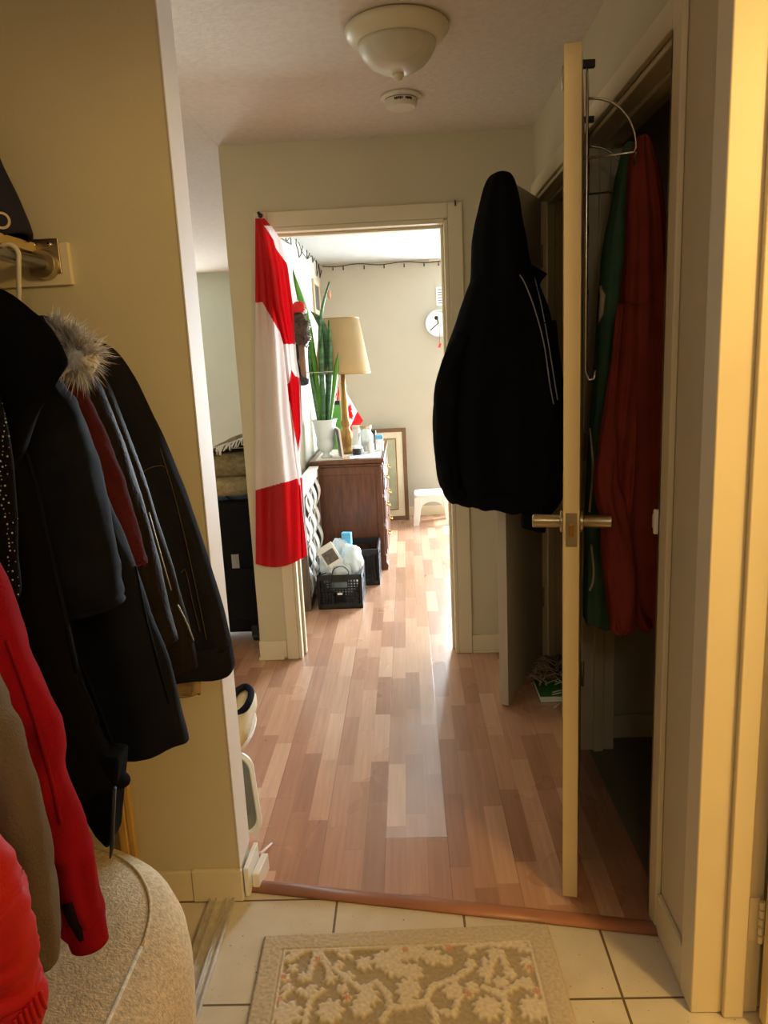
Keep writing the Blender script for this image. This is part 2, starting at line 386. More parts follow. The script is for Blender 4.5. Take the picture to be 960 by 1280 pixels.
# baseboards
def base(name, a, b, h=.09, d=.012, side='y'):
    o = MB()
    o.box(a, b)
    return struct(o.build(name, M['trim'], org=(0,0,0), bevel=.003))
base('baseboard_left', (-1.2, TWY-.012, 0), (-.628, TWY, .088))
base('baseboard_left', (-.6275, TWY-.015, 0), (-.492, TWY, .092))
base('baseboard_right', (WX-.012, 1.455, 0), (WX, 1.623, .105))
base('baseboard_right', (WX-.012, 2.552, 0), (WX, 2.678, .1))
base('baseboard_back', (.269, FY-.012, .012), (WX-.001, FY, .09))
base('baseboard_back', (.269, FY-.018, 0), (WX-.001, FY, .012))
base('baseboard_back', (-.76, FY-.012, .012), (-.626, FY, .095))
base('baseboard_back', (-.766, FY-.018, 0), (-.640, FY, .014))
base('baseboard_bedroom', (BLX, BY-.012, 0), (2.6, BY, .085))
base('baseboard_partition', (BLX, 3.54, 0), (BLX+.012, BY-.012, .085))
base('baseboard_closet', (RX1, 2.565, 0), (1.34, 2.58, .09))
base('baseboard_closet', (1.328, 1.5, 0), (1.34, 2.565, .09))
# loose broken end of the baseboard at the wall corner
bk = MB()
bk.obox((-.492, 1.775, 0), (.05,1,0), (1,-.05,0), (0,0,1), 0, .115, 0, .014, .0, .085)
bk.obox((-.476, 1.80, 0), (.12,1,0), (1,-.12,0), (0,0,1), 0, .09, 0, .02, .0, .05)
tag(bk.build('baseboard_scrap', M['whitep'], bevel=.003), 'broken white baseboard stub at the free end of the tan wall', 'trim')
sc = MB()
p0 = at_z(316, 1078); p1 = at_z(327, 1066, .02); p2 = at_z(340, 1056)
sc.tube([p0+[0,0,.004], (p0+p1)/2+[0,0,.014], p1, p2+[0,0,.006]], [.003,.005,.006,.003], 8, flat=.4)
M['pinkish'] = mat('torn_paper_pink', (222, 190, 172), .8)
tag(sc.build('paper_scrap', M['pinkish'], smooth=True), 'torn pale scrap lying on the laminate by the wall corner', 'scrap')

# threshold strip, half round along the slanted border
th = MB()
dv = TB-TA; Lth = np.linalg.norm(dv); u = dv/Lth; w = np.array([-u[1], u[0]])
prof = [(-.024, 0), (-.021, .006), (-.012, .0115), (0, .0135), (.012, .0115), (.021, .006), (.024, 0)]
R = []
for k in range(2):
    o = TA + u*(0 if k == 0 else Lth+.03)
    R.append([(o[0]+w[0]*a, o[1]+w[1]*a, z) for a, z in prof])
th.rings(R)
M['reducer'] = mat('threshold_wood', (176, 122, 98), .38, var=.15, vs=5)
struct(th.build('trim_9', M['reducer'], smooth=True, org=(0,0,0)))

# ------------------------------------------------------------------ doors
du = np.array([.182, .762, 0]); du /= np.linalg.norm(du); dw = np.array([du[1], -du[0], 0]); ZU = np.array([0,0,1])
# closet door standing open, its latch edge towards the camera
D1 = np.array([.3555, 1.737, 0]); L1 = .775; T1 = .037
door1 = bpy.data.objects.new('door_1', None); COL.objects.link(door1); door1.location = D1; ORG['door_1'] = D1
struct(door1, 'cream slab closet door standing open edge-on with metal levers')
M['edge'] = M['doorp']
MB().obox(D1, du, dw, ZU, 0, L1, 0, T1, .012, 2.035).build('door_panel', M['doorp'], door1, bevel=.0015)
hz = 1.005
hb = MB(); hb.obox(D1, du, dw, ZU, -.0025, .0005, .0065, T1-.005, hz-.048, hz+.034)
hb.build('latch_plate', M['nickel'], door1, bevel=.001)
MB().obox(D1, du, dw, ZU, -.012, 0, .013, T1-.013, hz-.022, hz+.008).build('latch_bolt', M['brass'], door1, bevel=.002)
for sd in (0, 1):
    q = MB(); wd = dw if sd else -dw; of = T1 if sd else 0
    c = D1 + du*.063 + dw*of + ZU*hz
    q.tube([c, c+wd*.009], .027, 24)
    q.build('rose', M['nickel'], door1, smooth=False, bevel=.002)
    q = MB()
    q.tube([c, c+wd*.012, c+wd*.018, c+wd*.073, c+wd*.075], [.014, .014, .0155, .0165, .0145], 24)
    q.build('handle', M['nickel'], door1, bevel=.001)
for z in (.25, 1.05, 1.8):
    q = MB(); c = D1+du*(L1+.004)+dw*(T1+.004)
    q.tube([c+ZU*z, c+ZU*(z+.09)], .006, 10); q.build('hinge', M['nickel'], door1, smooth=True)

# second closet door, also ajar
D2 = np.array([.329, 2.842, 0]); H2 = np.array([.556, 3.345, 0]); v2 = H2-D2; L2 = np.linalg.norm(v2); u2 = v2/L2; w2 = np.array([u2[1], -u2[0], 0])
door2 = bpy.data.objects.new('door_2', None); COL.objects.link(door2); door2.location = D2; ORG['door_2'] = D2
struct(door2, 'pale slab closet door standing ajar under the black jacket')
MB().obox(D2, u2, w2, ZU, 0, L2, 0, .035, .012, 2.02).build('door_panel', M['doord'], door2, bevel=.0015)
for z in (.25, 1.75):
    q = MB(); c = D2+u2*(L2+.003)+w2*.037
    q.tube([c+ZU*z, c+ZU*(z+.09)], .006, 10); q.build('hinge', M['nickel'], door2, smooth=True)
# inner post seen in the second closet
struct(box((.70, 3.40, 0), (.76, 3.50, CZ-.2)).build('trim_10', M['trim'], org=(0,0,0), bevel=.003))

# side-room door, swung away, hinge and edge at the right border
D3 = np.array([.692, 1.362, 0]); u3 = np.array([1, -.10, 0]); u3 = u3/np.linalg.norm(u3); w3 = np.array([-u3[1]*-1, u3[0]*-1, 0]); w3 = np.array([u3[1], -u3[0], 0])
door3 = bpy.data.objects.new('door_3', None); COL.objects.link(door3); door3.location = D3; ORG['door_3'] = D3
struct(door3, 'painted side-room door swung open at the right edge')
MB().obox(D3, u3, w3, ZU, 0, .76, 0, .036, .012, ZH-.02).build('door_panel', M['doorp'], door3, bevel=.0015)
q = MB(); hzz = .235
q.box((.667, 1.379, hzz-.05), (.689, 1.384, hzz+.05))
for k in range(5): q.tube([(.690, 1.372, hzz-.05+k*.02+.0015), (.690, 1.372, hzz-.03+k*.02-.0015)], .0062, 12)
q.build('hinge', M['trim'], door3, bevel=.001)
# strike lug on the near jamb of the first closet
c = at_x(829, 653, WX-.005)
q = MB(); q.box((WX-.022, 1.684, c[2]-.03), (WX+.012, 1.694, c[2]+.028)); q.box((WX-.022, 1.690, c[2]-.018), (WX-.004, 1.70, c[2]+.016))
tag(q.build('strike_plate', M['whitep'], bevel=.003), 'small white strike lug on the near jamb of the open closet', 'strike plate')
# nail in the casing corner
q = MB(); c = at_y(569, 254, FY-.014); q.tube([c+[0,0,.012], c+[0,-.006,.0], c+[0,-.004,-.012]], .003, 8)
tag(q.build('nail', M['blackp'], smooth=True), 'black nail in the top right corner of the doorway casing', 'nail')

# sliding door track on the tile
tr = MB()
x0 = -.584
for a, b, z in ((0, .066, .003), (0, .004, .013), (.017, .022, .013), (.044, .049, .013), (.062, .068, .013)):
    tr.box((x0+a, -.9, 0), (x0+b, 1.757, z))
tag(tr.build('sliding_door_track', M['alu'], bevel=.001), 'double channel metal floor track along the coat closet opening', 'door track')

# ------------------------------------------------------------------ garments
def catmull(P, n):
    P = [np.array(p, float) for p in P]; P = [2*P[0]-P[1]] + P + [2*P[-1]-P[-2]]
    out = []; k = len(P)-3
    for i in range(n+1):
        t = i/n*k; s = min(int(t), k-1); t -= s
        a, b, c, d = P[s:s+4]
        out.append(.5*((2*b)+(c-a)*t+(2*a-5*b+4*c-d)*t*t+(3*b-a-3*c+d)*t**3))
    return out
def linterp(P, n):
    P = [np.array(p, float) for p in P]; k = len(P)-1; out = []
    for i in range(n+1):
        t = i/n*k; s = min(int(t), k-1); t -= s; out.append(P[s]*(1-t)+P[s+1]*t)
    return out
def loft(rows, yc, n=72, m=56, folds=9, famp=.012, e=.8, wr=.006, seed=0, tilt=0, lin_=False, hemcap=True):
    """rows: (z, xl, xr, ty[, dy]) from top to hem -> MB with fabric folds"""
    rows = [tuple(r)+((0,) if len(r) == 4 else ()) for r in rows]
    K = (linterp if lin_ else catmull)(rows, m); R = []
    for i, (z, xl, xr, ty, dy) in enumerate(K):
        f = i/m; cx, rx = (xl+xr)/2, max((xr-xl)/2, .004); ring = []
        for j in range(n):
            a = 2*pi*j/n; ca, sa = math.cos(a), math.sin(a)
            px = math.copysign(abs(ca)**e, ca); py = math.copysign(abs(sa)**e, sa)
            fd = famp*min(1, f*1.6)*(math.sin(folds*a+seed+2.2*f+1.2*math.sin(3*a+seed)) + .5*math.sin(folds*1.7*a-2*f+seed*2))
            nzv = wr*noise.noise(Vector((px*rx*9+seed*3.1, py*2+seed, z*7)))+wr*.6*noise.noise(Vector((px*rx*24, py*3+seed*2, z*20)))
            x = cx+px*(rx+nzv*.4+fd*.25*abs(sa)); y = yc+dy+py*(ty+(fd+nzv)*(.35+.65*abs(sa)))
            ring.append((x, y, z + tilt*f**4*(x-cx) + .004*f*math.sin(folds*a+seed)))
        R.append(ring)
    if hemcap:   # turn the hem inwards
        last = R[-1]; c = np.mean(np.array(last), axis=0)
        R.append([tuple(np.array(p)*.96+c*.04+[0,0,-.004]) for p in last])
        R.append([tuple(np.array(p)*.9+c*.1+[0,0,.02]) for p in last])
    mb = MB(); mb.rings(R); return mb
def sleeve(edge, Y, r, n=36, m=44, wr=.006, seed=0, shift=1, flat=1.0, yadd=None):
    """edge: right-hand silhouette points in the plane Y; r: radii along it"""
    P = [at_y(x, y, Y) for x, y in edge]; k = len(P)
    rr = r if isinstance(r, (list, tuple)) else [r]*k
    if len(rr) != k: rr = [q[0] for q in linterp([(v,) for v in rr], k-1)]
    K = catmull([tuple(p)+(q,) for p, q in zip(P, rr)], m); R = []
    for i, kk in enumerate(K):
        a, b = K[max(i-1, 0)][:3], K[min(i+1, m)][:3]; t = b-a; t[1] = 0; t /= np.linalg.norm(t)
        nr = np.array([t[2], 0, -t[0]])
        if nr[0] > 0: nr = -nr
        c = kk[:3] + nr*kk[3]*shift + np.array([0, yadd*(i/m) if yadd else 0, 0]); ring = []
        for j in range(n):
            al = 2*pi*j/n
            d = -nr*math.cos(al)*kk[3] + np.array([0, math.sin(al)*kk[3]*flat, 0])
            pt = c+d; q = 1+wr/max(kk[3], .02)*(noise.noise(Vector((math.cos(al)*2+seed, math.sin(al)*2, i*.17+seed)))+.6*noise.noise(Vector((math.cos(al)*1.2+seed*2, math.sin(al)*1.2, i*.36))))*min(1, math.sin(al)**2+.35)
            ring.append(tuple(c+d*q))
        R.append(ring)
    last = np.array(R[-1]); c = last.mean(axis=0)
    R.append([tuple(p*.88+c*.12) for p in last]); R.append([tuple(p*.84+c*.16+np.array([0,0,.03])) for p in last])
    mb = MB(); mb.rings(R); return mb
def hit(bv, x, y, off=.003):
    d = Vector(ray(x, y)).normalized(); h = bv.ray_cast(Vector(O), d)
    if h[0] is None: return None
    return np.array(h[0]-d*off)
def line_on(bv, pts, r, n=6, m=24, mb=None, off=.002):
    mb = mb or MB(); P = [hit(bv, float(q[0]), float(q[1]), off) for q in catmull(pts, m)]
    P = [p for p in P if p is not None]
    if len(P) > 2: mb.tube(P, r, n)
    return mb
def px_rows(pts, Y, ty, xl=None, dy=None):
    """pts: (y, left px, right px) -> loft rows in the plane Y"""
    out = []
    for i, q in enumerate(pts):
        l = at_y(q[1], q[0], Y); r = at_y(q[2], q[0], Y); tt = ty[i] if isinstance(ty, (list, tuple)) else ty
        out.append(((l[2]+r[2])/2, l[0], r[0], tt, dy[i] if dy else 0))
    return out
def right_rows(edge, Y, ty, xc=-.80, k=1.0):
    """garment whose right silhouette is known: mirrored about the hanging rod"""
    out = []
    for i, (x, y) in enumerate(edge):
        p = at_y(x, y, Y); tt = ty[i] if isinstance(ty, (list, tuple)) else ty
        out.append((p[2], 2*xc-p[0], p[0], tt))
    return out

def fabric(n, c, rough=.9, var=.12, bump=.25, bs=400, sheen=.0, spec=.06, **k): return mat(n, c, rough, var=var, vs=14, bump=bump, bs=bs, sheen=sheen, spec=spec, **k)
M['denim'] = fabric('dark_denim', (27, 27, 32), bump=.5, bs=700)
M['leather'] = fabric('brown_leather', (25, 18, 12), rough=.6, bump=.35, bs=120, spec=.1)
M['maroon'] = fabric('maroon_cloth', (74, 28, 28))
M['navy'] = fabric('navy_shell', (18, 20, 26), rough=.8, spec=.1, bump=.12, bs=60)
M['blackc'] = fabric('black_wool', (16, 15, 15))
M['knit'] = fabric('black_knit', (22, 20, 18), bump=.8, bs=260)
M['crimson'] = fabric('crimson_cloth', (158, 22, 34))
M['red'] = fabric('bright_red_nylon', (206, 20, 18), rough=.6, spec=.35, bump=.1)
M['olive'] = fabric('dark_olive_cloth', (58, 52, 44))
M['jack'] = fabric('black_jersey', (15, 15, 17), var=.1)
M['green'] = fabric('bottle_green_fleece', (84, 116, 90))
M['brick'] = fabric('brick_red_cotton', (140, 62, 50))
M['cream_cord'] = fabric('cream_cord', (214, 196, 156))
M['piping'] = fabric('grey_piping', (150, 150, 148))
M['stitch'] = fabric('tan_stitching', (78, 64, 46))
M['lining'] = fabric('beige_lining', (150, 124, 86))

def hook_top(g, Y, z=1.66): pass

XR = -.80; ZR = 1.655   # closet rail
# 1 dark denim jacket at the far end
g = thing('jacket', 'dark denim jacket hanging farthest along the rail, nearest the tan wall', 'jacket', (XR, 1.64, .70), 'coats on the closet rail')
e = [(112, 424), (140, 436), (165, 470), (200, 540), (225, 600), (250, 670), (275, 750), (289, 806)]
mb = loft(right_rows(e, 1.64, [.03,.055,.065,.07,.075,.08,.08,.08]), 1.64, folds=7, famp=.010, seed=1, hemcap=False)
mb.build('body', M['denim'], g, smooth=True); bv = mb.bvh()
wb = loft(right_rows([(288, 802), (291, 818), (293, 832), (292, 838)], 1.64, .084), 1.64, folds=7, famp=.004, seed=1, m=10)
wb.build('waistband', M['denim'], g, smooth=True)
sm = MB(); line_on(bv, [(200, 560), (218, 620), (235, 690), (250, 760), (258, 800)], .0012, mb=sm); line_on(bv, [(172, 596), (185, 586), (200, 582), (206, 584)], .0012, mb=sm)
line_on(bv, [(226, 716), (232, 714), (240, 750), (250, 790)], .001, mb=sm)
sm.build('seams', M['stitch'], g, smooth=True)
ln = loft(right_rows([(250, 842), (252, 858), (252, 866)], 1.60, .01, xc=-.546), 1.60, folds=3, famp=.004, m=8, seed=3)
ln.build('lining', M['lining'], g, smooth=True)
# 2 brown leather jacket
g = thing('jacket', 'dark brown leather jacket with a pale zip, hanging between denim and maroon', 'jacket', (XR, 1.5, .75), 'coats on the closet rail')
e = [(98, 436), (120, 452), (146, 505), (172, 575), (197, 652), (226, 745), (240, 800), (246, 836)]
mb = loft(right_rows(e, 1.5, [.02,.045,.055,.06,.06,.06,.06,.06]), 1.5, folds=6, famp=.008, seed=2)
mb.build('body', M['leather'], g, smooth=True); bv = mb.bvh()
sl = sleeve([(100, 440), (126, 485), (150, 545), (172, 610), (192, 680), (208, 750), (222, 800)], 1.435, [.04,.05,.05,.05,.046,.044,.04], seed=4)
sl.build('sleeve', M['leather'], g, smooth=True)
M['zip'] = mat('zip_metal', (170, 170, 165), .4, .7)
zp = MB(); line_on(bv, [(186, 640), (200, 690), (214, 738)], .0016, mb=zp); line_on(bv, [(222, 756), (234, 780), (246, 812)], .002, mb=zp)
zp.build('zipper', M['zip'], g, smooth=True)
# 3 maroon top
g = thing('shirt', 'maroon shirt sleeve showing between the navy parka and brown leather jacket', 'shirt', (XR, 1.40, .9), 'coats on the closet rail')
e = [(88, 470), (104, 486), (126, 532), (146, 582), (165, 640), (177, 690), (182, 708)]
mb = loft(right_rows(e, 1.40, [.02,.035,.04,.045,.045,.045,.045]), 1.40, folds=7, famp=.007, seed=3)
mb.build('body', M['maroon'], g, smooth=True)
sl = sleeve([(104, 484), (127, 532), (147, 582), (166, 640), (180, 690), (184, 704)], 1.375, [.03,.035,.036,.036,.034,.03], seed=6)
sl.build('sleeve', M['maroon'], g, smooth=True)
# 4 navy parka with fur hood
g = thing('parka', 'navy parka with pale fur hood trim and turned-back sleeve cuff', 'coat', (XR, 1.27, .72), 'coats on the closet rail')
e = [(58, 440), (76, 480), (96, 530), (118, 590), (146, 655), (180, 740), (210, 830), (228, 895), (235, 926)]
mb = loft(right_rows(e, 1.27, [.03,.05,.06,.065,.07,.07,.07,.072,.074]), 1.27, folds=8, famp=.010, seed=4, wr=.01)
mb.build('body', M['navy'], g, smooth=True); bv = mb.bvh()
sl = sleeve([(70, 470), (92, 505), (112, 555), (127, 615), (142, 690), (151, 735), (155, 752)], 1.16, [.06,.075,.078,.076,.072,.07,.068], seed=8, wr=.010)
sl.build('sleeve', M['navy'], g, smooth=True)
sm = MB(); line_on(bv, [(168, 700), (180, 760), (190, 800), (212, 880)], .0022, mb=sm); line_on(bv, [(88, 800), (110, 850), (130, 900), (145, 940)], .003, mb=sm)
sm.build('seams', M['navy'], g, smooth=True)
fur = MB(); fc = at_y(92, 438, 1.17)
hood = MB(); hood.ball(tuple(at_y(48, 440, 1.22)), .07, 24, sc=(1, .8, .75), amp=.3); hood.build('hood', M['navy'], g, smooth=True)
A0 = at_y(66, 418, 1.15); A1 = at_y(104, 450, 1.13)
for k in range(4200):
    t_ = random.random(); c = A0*(1-t_)+A1*t_
    th_, ph = random.uniform(0, 2*pi), random.uniform(0, 2*pi)
    rad = .016+.016*t_
    d = np.array([math.cos(th_)*math.cos(ph*.5), math.sin(ph)*.8, math.sin(th_)]); d /= np.linalg.norm(d)
    b0 = c+d*rad*random.uniform(.5, 1.0)
    ln_ = random.uniform(.010, .030); tip = b0+d*ln_+np.array([random.uniform(-.008,.012), random.uniform(-.01,.006), random.uniform(-.014,.006)])
    sd = np.cross(d, np.array([random.random(), random.random(), random.random()])); sd = sd/np.linalg.norm(sd)*.0011
    mid = (b0+tip)/2+np.array([0,0,.002])
    fur.add([b0-sd, b0+sd, mid+sd*.8, mid-sd*.8, tip], [(0,1,2,3), (3,2,4)])
M['fur'] = mat('pale_fur', (236, 224, 210), .9, var=.45, vs=70)
fo = MB(); 
for q in range(7):
    t_ = q/6; fo.ball(tuple(A0*(1-t_)+A1*t_), .012+.010*t_, 14, amp=.3)
fo.build('fur_core', M['fur'], g, smooth=True)
fur.build('fur_trim', M['fur'], g)
# 5 long black coat
g = thing('coat', 'long black coat with wide collar and a strap hanging below its hem', 'coat', (XR, 1.07, .67), 'coats on the closet rail')
e = [(-40, 362), (-5, 372), (18, 440), (26, 530), (40, 600), (60, 680), (82, 770), (104, 860), (130, 935), (154, 985), (165, 1006)]
mb = loft(right_rows(e, 1.07, [.02,.035,.045,.05,.055,.06,.06,.06,.06,.06,.06]), 1.07, folds=8, famp=.010, seed=5, tilt=.12)
mb.build('body', M['blackc'], g, smooth=True); bv = mb.bvh()
cl = MB()
def cpt(x, y, Y): return at_y(x, y, Y)
# folded collar / lapel: a thick curved flap
rows_ = [[(-30,355,1.06),(10,366,1.02),(40,388,1.0),(62,412,1.0)], [(-30,400,1.0),(15,405,.99),(55,430,.985),(84,448,.985)], [(-30,450,.99),(10,455,.98),(45,468,.98),(76,470,.985)], [(-30,520,1.0),(0,530,.99),(28,525,.99),(48,512,1.0)], [(-30,590,1.03),(0,600,1.02),(18,585,1.02),(30,560,1.03)]]
cg = [[cpt(*q) for q in r] for r in rows_]
def csurf(s, t):
    rws = [catmull(r, 12)[int(round(s*12))] for r in cg]
    return catmull(rws, 16)[int(round(t*16))]
cl.grid(csurf, 12, 16)
cl.build('collar', M['blackc'], g, smooth=True, solid=.008)
pk = MB(); line_on(bv, [(30, 560), (45, 610), (60, 680), (76, 750), (96, 840)], .004, mb=pk); line_on(bv, [(100, 850), (118, 890), (122, 905)], .003, mb=pk)
if pk.v: pk.build('placket', M['navy'], g, smooth=True)
st = MB()
poly = [at_y(x, y, 1.05) for x, y in ((88, 940), (148, 950), (139, 1050), (133, 1064), (118, 1048), (97, 1014))]
st.prism(poly, (0, .05, 0)); st.build('coat_tail', M['blackc'], g, bevel=.006)
st = MB(); st.tube([at_y(x, y, 1.03) for x, y in ((143, 985), (141, 1030), (140, 1060), (138, 1072))], [.006,.006,.007,.003], 8, flat=.4)
st.build('strap', M['blackrub'], g, smooth=True)
# 6 black knit with pale beads
g = thing('cardigan', 'black knit cardigan with rows of tiny pale beads at the left edge', 'cardigan', (XR, .93, 1.1), 'coats on the closet rail')
e = [(-60, 380), (-30, 410), (-8, 470), (10, 540), (18, 610), (22, 680), (26, 735), (22, 748)]
mb = loft(right_rows(e, .93, [.015,.03,.035,.035,.035,.035,.035,.035]), .93, folds=6, famp=.006, seed=6)
mb.build('body', M['knit'], g, smooth=True); bv = mb.bvh()
bd = MB(); M['bead'] = mat('pale_bead', (225, 215, 190), .25, .3)
for k in range(46):
    y = 480+k*6; x = 3+9*math.sin(k*.23)*.4+ (k*.18)
    for dx in (0, 7 if k % 2 else 30):
        h_ = hit(bv, min(x+dx-2, 24)+random.uniform(-2, 2), y+random.uniform(-2, 2), .001)
        if h_ is not None and h_[1] < 1.0: bd.ball(tuple(h_), random.choice((.0007, .0009, .0013)), 6)
if bd.v: bd.build('bead_trim', M['bead'], g, smooth=True)
# 7 crimson jacket
g = thing('jacket', 'crimson jacket whose long sleeve ends in a dark-lined cuff over the bench', 'jacket', (XR, .87, .68), 'coats on the closet rail')
e = [(-70, 560), (-50, 620), (-20, 690), (5, 760), (25, 820), (40, 880), (50, 940), (56, 980)]
mb = loft(right_rows(e, .90, [.02,.035,.04,.04,.04,.04,.04,.04]), .90, folds=7, famp=.008, seed=7)
mb.build('body', M['crimson'], g, smooth=True)
sl = sleeve([(-12, 690), (10, 752), (32, 812), (58, 872), (79, 918), (81, 964), (104, 1035), (117, 1075), (123, 1130), (131, 1160)], .84, [.04,.042,.044,.045,.044,.04,.038,.034,.028,.024], seed=9, wr=.009)
sl.build('sleeve', M['crimson'], g, smooth=True)
cf = sleeve([(126, 1138), (131, 1158), (134.5, 1176)], .84, [.026,.025,.024], m=8, seed=2, wr=.001); cf.build('cuff', M['crimson'], g, smooth=True)
M['dlin'] = fabric('dark_lining', (40, 26, 22))
lb = MB(); bvs = sl.bvh(); line_on(bvs, [(84, 1128), (91, 1146), (99, 1160), (104, 1172)], .008, mb=lb, off=-.003, n=10)
if lb.v: lb.build('lining', M['dlin'], g, smooth=True)
sm = MB(); line_on(bvs, [(8, 800), (30, 860), (52, 930), (66, 985), (76, 1030)], .003, mb=sm, off=.0)
if sm.v: sm.build('seams', M['crimson'], g, smooth=True)
# 8 olive garment and grey knit
g = thing('coat', 'dark olive coat edge hanging between the grey knit and crimson sleeve', 'coat', (XR, .79, .76), 'coats on the closet rail')
e = [(-90, 640), (-50, 720), (-10, 850), (18, 920), (42, 1010), (62, 1090), (76, 1150), (77, 1164), (72, 1174)]
mb = loft(right_rows(e, .79, [.01,.02,.022,.022,.022,.022,.02,.02,.02]), .79, folds=5, famp=.004, seed=8)
mb.build('body', M['olive'], g, smooth=True)
g = thing('sweater', 'grey brown knit sweater sleeve hanging beside the bright red jacket', 'sweater', (XR, .72, .7), 'coats on the closet rail')
e = [(-120, 700), (-80, 780), (-45, 880), (-20, 960), (0, 1040), (15, 1100), (22, 1150)]
mb = loft(right_rows(e, .74, [.01,.025,.028,.028,.028,.028,.028]), .74, folds=6, famp=.006, seed=9)
mb.build('body', M['grey_fab'], g, smooth=True)
sl = sleeve([(-20, 800), (2, 868), (22, 915), (42, 985), (56, 1045), (66, 1110), (73, 1185), (71, 1204)], .70, [.03,.032,.034,.034,.033,.031,.027,.020], seed=12)
sl.build('sleeve', M['grey_fab'], g, smooth=True)
# 9 bright red puffy jacket
g = thing('jacket', 'bright red puffy jacket with ribbed cuff in the bottom left corner', 'jacket', (XR, .6, .6), 'coats on the closet rail')
e = [(-160, 800), (-110, 860), (-80, 960), (-60, 1060), (-45, 1160), (-35, 1260), (-30, 1340)]
mb = loft(right_rows(e, .60, [.015,.035,.04,.04,.04,.04,.04]), .60, folds=6, famp=.008, seed=10)
mb.build('body', M['red'], g, smooth=True)
sl = sleeve([(-30, 1000), (-4, 1068), (17, 1112), (24, 1128), (36, 1170), (44, 1205), (46, 1240)], .58, [.035,.04,.042,.044,.044,.04,.036], seed=14, wr=.010)
sl.build('sleeve', M['red'], g, smooth=True)
cf = sleeve([(46, 1228), (56, 1246), (55, 1268), (48, 1292)], .58, [.03,.032,.030,.027], m=12, seed=2, wr=.001)
rb = MB(); cb = cf.bvh()
for k in range(6):
    line_on(cb, [(18+k*6.5, 1272+2-k*7), (22+k*6.5, 1288-k*7), (27+k*6.3, 1302-k*8)], .0018, mb=rb, m=8)
cf.build('cuff', M['red'], g, smooth=True)
if rb.v: rb.build('cuff_rib', M['red'], g, smooth=True)

# rail, hangers, shelf, cleat
rl = thing('closet_rail', 'metal hanging rail along the coat closet with end flange', 'clothes rail', (XR, 1.75, ZR-.02))
q = MB(); q.tube([(XR, -.95, ZR), (XR, 1.742, ZR)], .014, 16); q.build('rod', M['chrome'], rl, smooth=True)
q = MB(); q.tube([(XR, 1.73, ZR), (XR, 1.752, ZR)], [.03, .034], 24)
q.box((XR-.036, 1.748, ZR-.02), (XR+.036, 1.754, ZR+.055)); q.build('flange', M['nickel'], rl, bevel=.001)
for dx in (-.018, .018): q = MB(); q.tube([(XR+dx, 1.743, ZR+.042), (XR+dx, 1.748, ZR+.042)], .005, 10); q.build('screw', M['chrome'], rl, smooth=True)
q = box((-1.19, 1.756, ZR-.045), (at_y(85, 313, 1.756)[0], TWY, ZR+.047))
tag(q.build('rail_cleat', M['trim'], bevel=.002), 'painted wood cleat on the tan wall carrying the closet rail', 'wall cleat')
zs = 1.702
q = box((-1.19, -.9, zs-.021), (-.815, 1.755, zs))
tag(q.build('closet_shelf', M['shelfw'], bevel=.002), 'pale wood closet shelf above the hanging coats', 'shelf')
# bag on the shelf
g = thing('bag', 'navy fabric bag with a round badge sitting on the closet shelf', 'bag', (-.92, 1.66, zs))
M['bagm'] = fabric('navy_bag_nylon', (44, 44, 58), rough=.7)
YB = 1.665
rows_ = [(at_y(x, y, YB)[2], -1.15, at_y(x, y, YB)[0], .075) for x, y in ((-60, 140), (-14, 178), (3, 208), (18, 240), (30, 268), (38, 288))]
rows_.append((zs+.004, -1.14, at_y(39, 299, YB)[0], .08))
mb = loft(rows_, YB, folds=5, famp=.006, seed=21, wr=.012); mb.build('body', M['bagm'], g, smooth=True)
bvb = mb.bvh(); h_ = hit(bvb, 2, 276, .004)
q = MB()
if h_ is not None:
    q.tube([h_, h_+np.array([.002, -.004, 0])], .017, 20, mi=0); q.tube([h_+[.002,-.004,0], h_+np.array([.003,-.006,0])], .012, 20, mi=1)
    q.build('badge', [M['cream_cord'], M['bagm']], g)
# hangers
def hanger(Y, label, m, r=.003, half=.19):
    o = thing('coat_hanger', label, 'hanger', (XR, Y, ZR-.1), 'hangers on the closet rail')
    q = MB()
    hk = [(XR-.004+.021*math.cos(a), Y, ZR+.002+.021*math.sin(a)) for a in np.linspace(pi*1.05, -.45, 14)]
    hk += [(XR+.008, Y, ZR-.06), (XR, Y, ZR-.118)]
    q.tube(hk, r, 8); q.build('hook', m, o, smooth=True)
    q = MB(); q.tube([(XR, Y, ZR-.115), (XR+.04, Y, ZR-.13), (XR+half*.7, Y, ZR-.23), (XR+half, Y, ZR-.30)], r*1.3, 8)
    q.tube([(XR, Y, ZR-.115), (XR-.04, Y, ZR-.13), (XR-half*.7, Y, ZR-.23), (XR-half, Y, ZR-.30)], r*1.3, 8)
    q.tube([(XR-half, Y, ZR-.30), (XR+half, Y, ZR-.30)], r*1.2, 8); q.build('arms', m, o, smooth=True)
hanger(1.60, 'white tubular hanger hook nearest the wall cleat', M['creamp'], .0052, .12)
hanger(1.50, 'thin black wire hanger hook between the two white hooks', M['blackp'], .0026, .13)
hanger(1.38, 'white hanger hook left of the black wire hook', M['creamp'], .0042, .13)
hanger(1.25, 'thin pale wire hanger hook leftmost on the rail', M['nickel'], .0024, .14)

# wooden plank standing in the corner behind the bench
q = MB(); PX = at_y(147, 1000, 1.745)[0]; PX1 = at_y(163, 1000, 1.745)[0]
q.box((PX, 1.725, 0), (PX1-.014, 1.757, .95)); q.box((PX1-.013, 1.735, 0), (PX1, 1.757, .95))
tag(q.build('wood_plank', M['wood_lt'], bevel=.002), 'yellow wood plank standing against the tan wall behind the bench', 'plank')

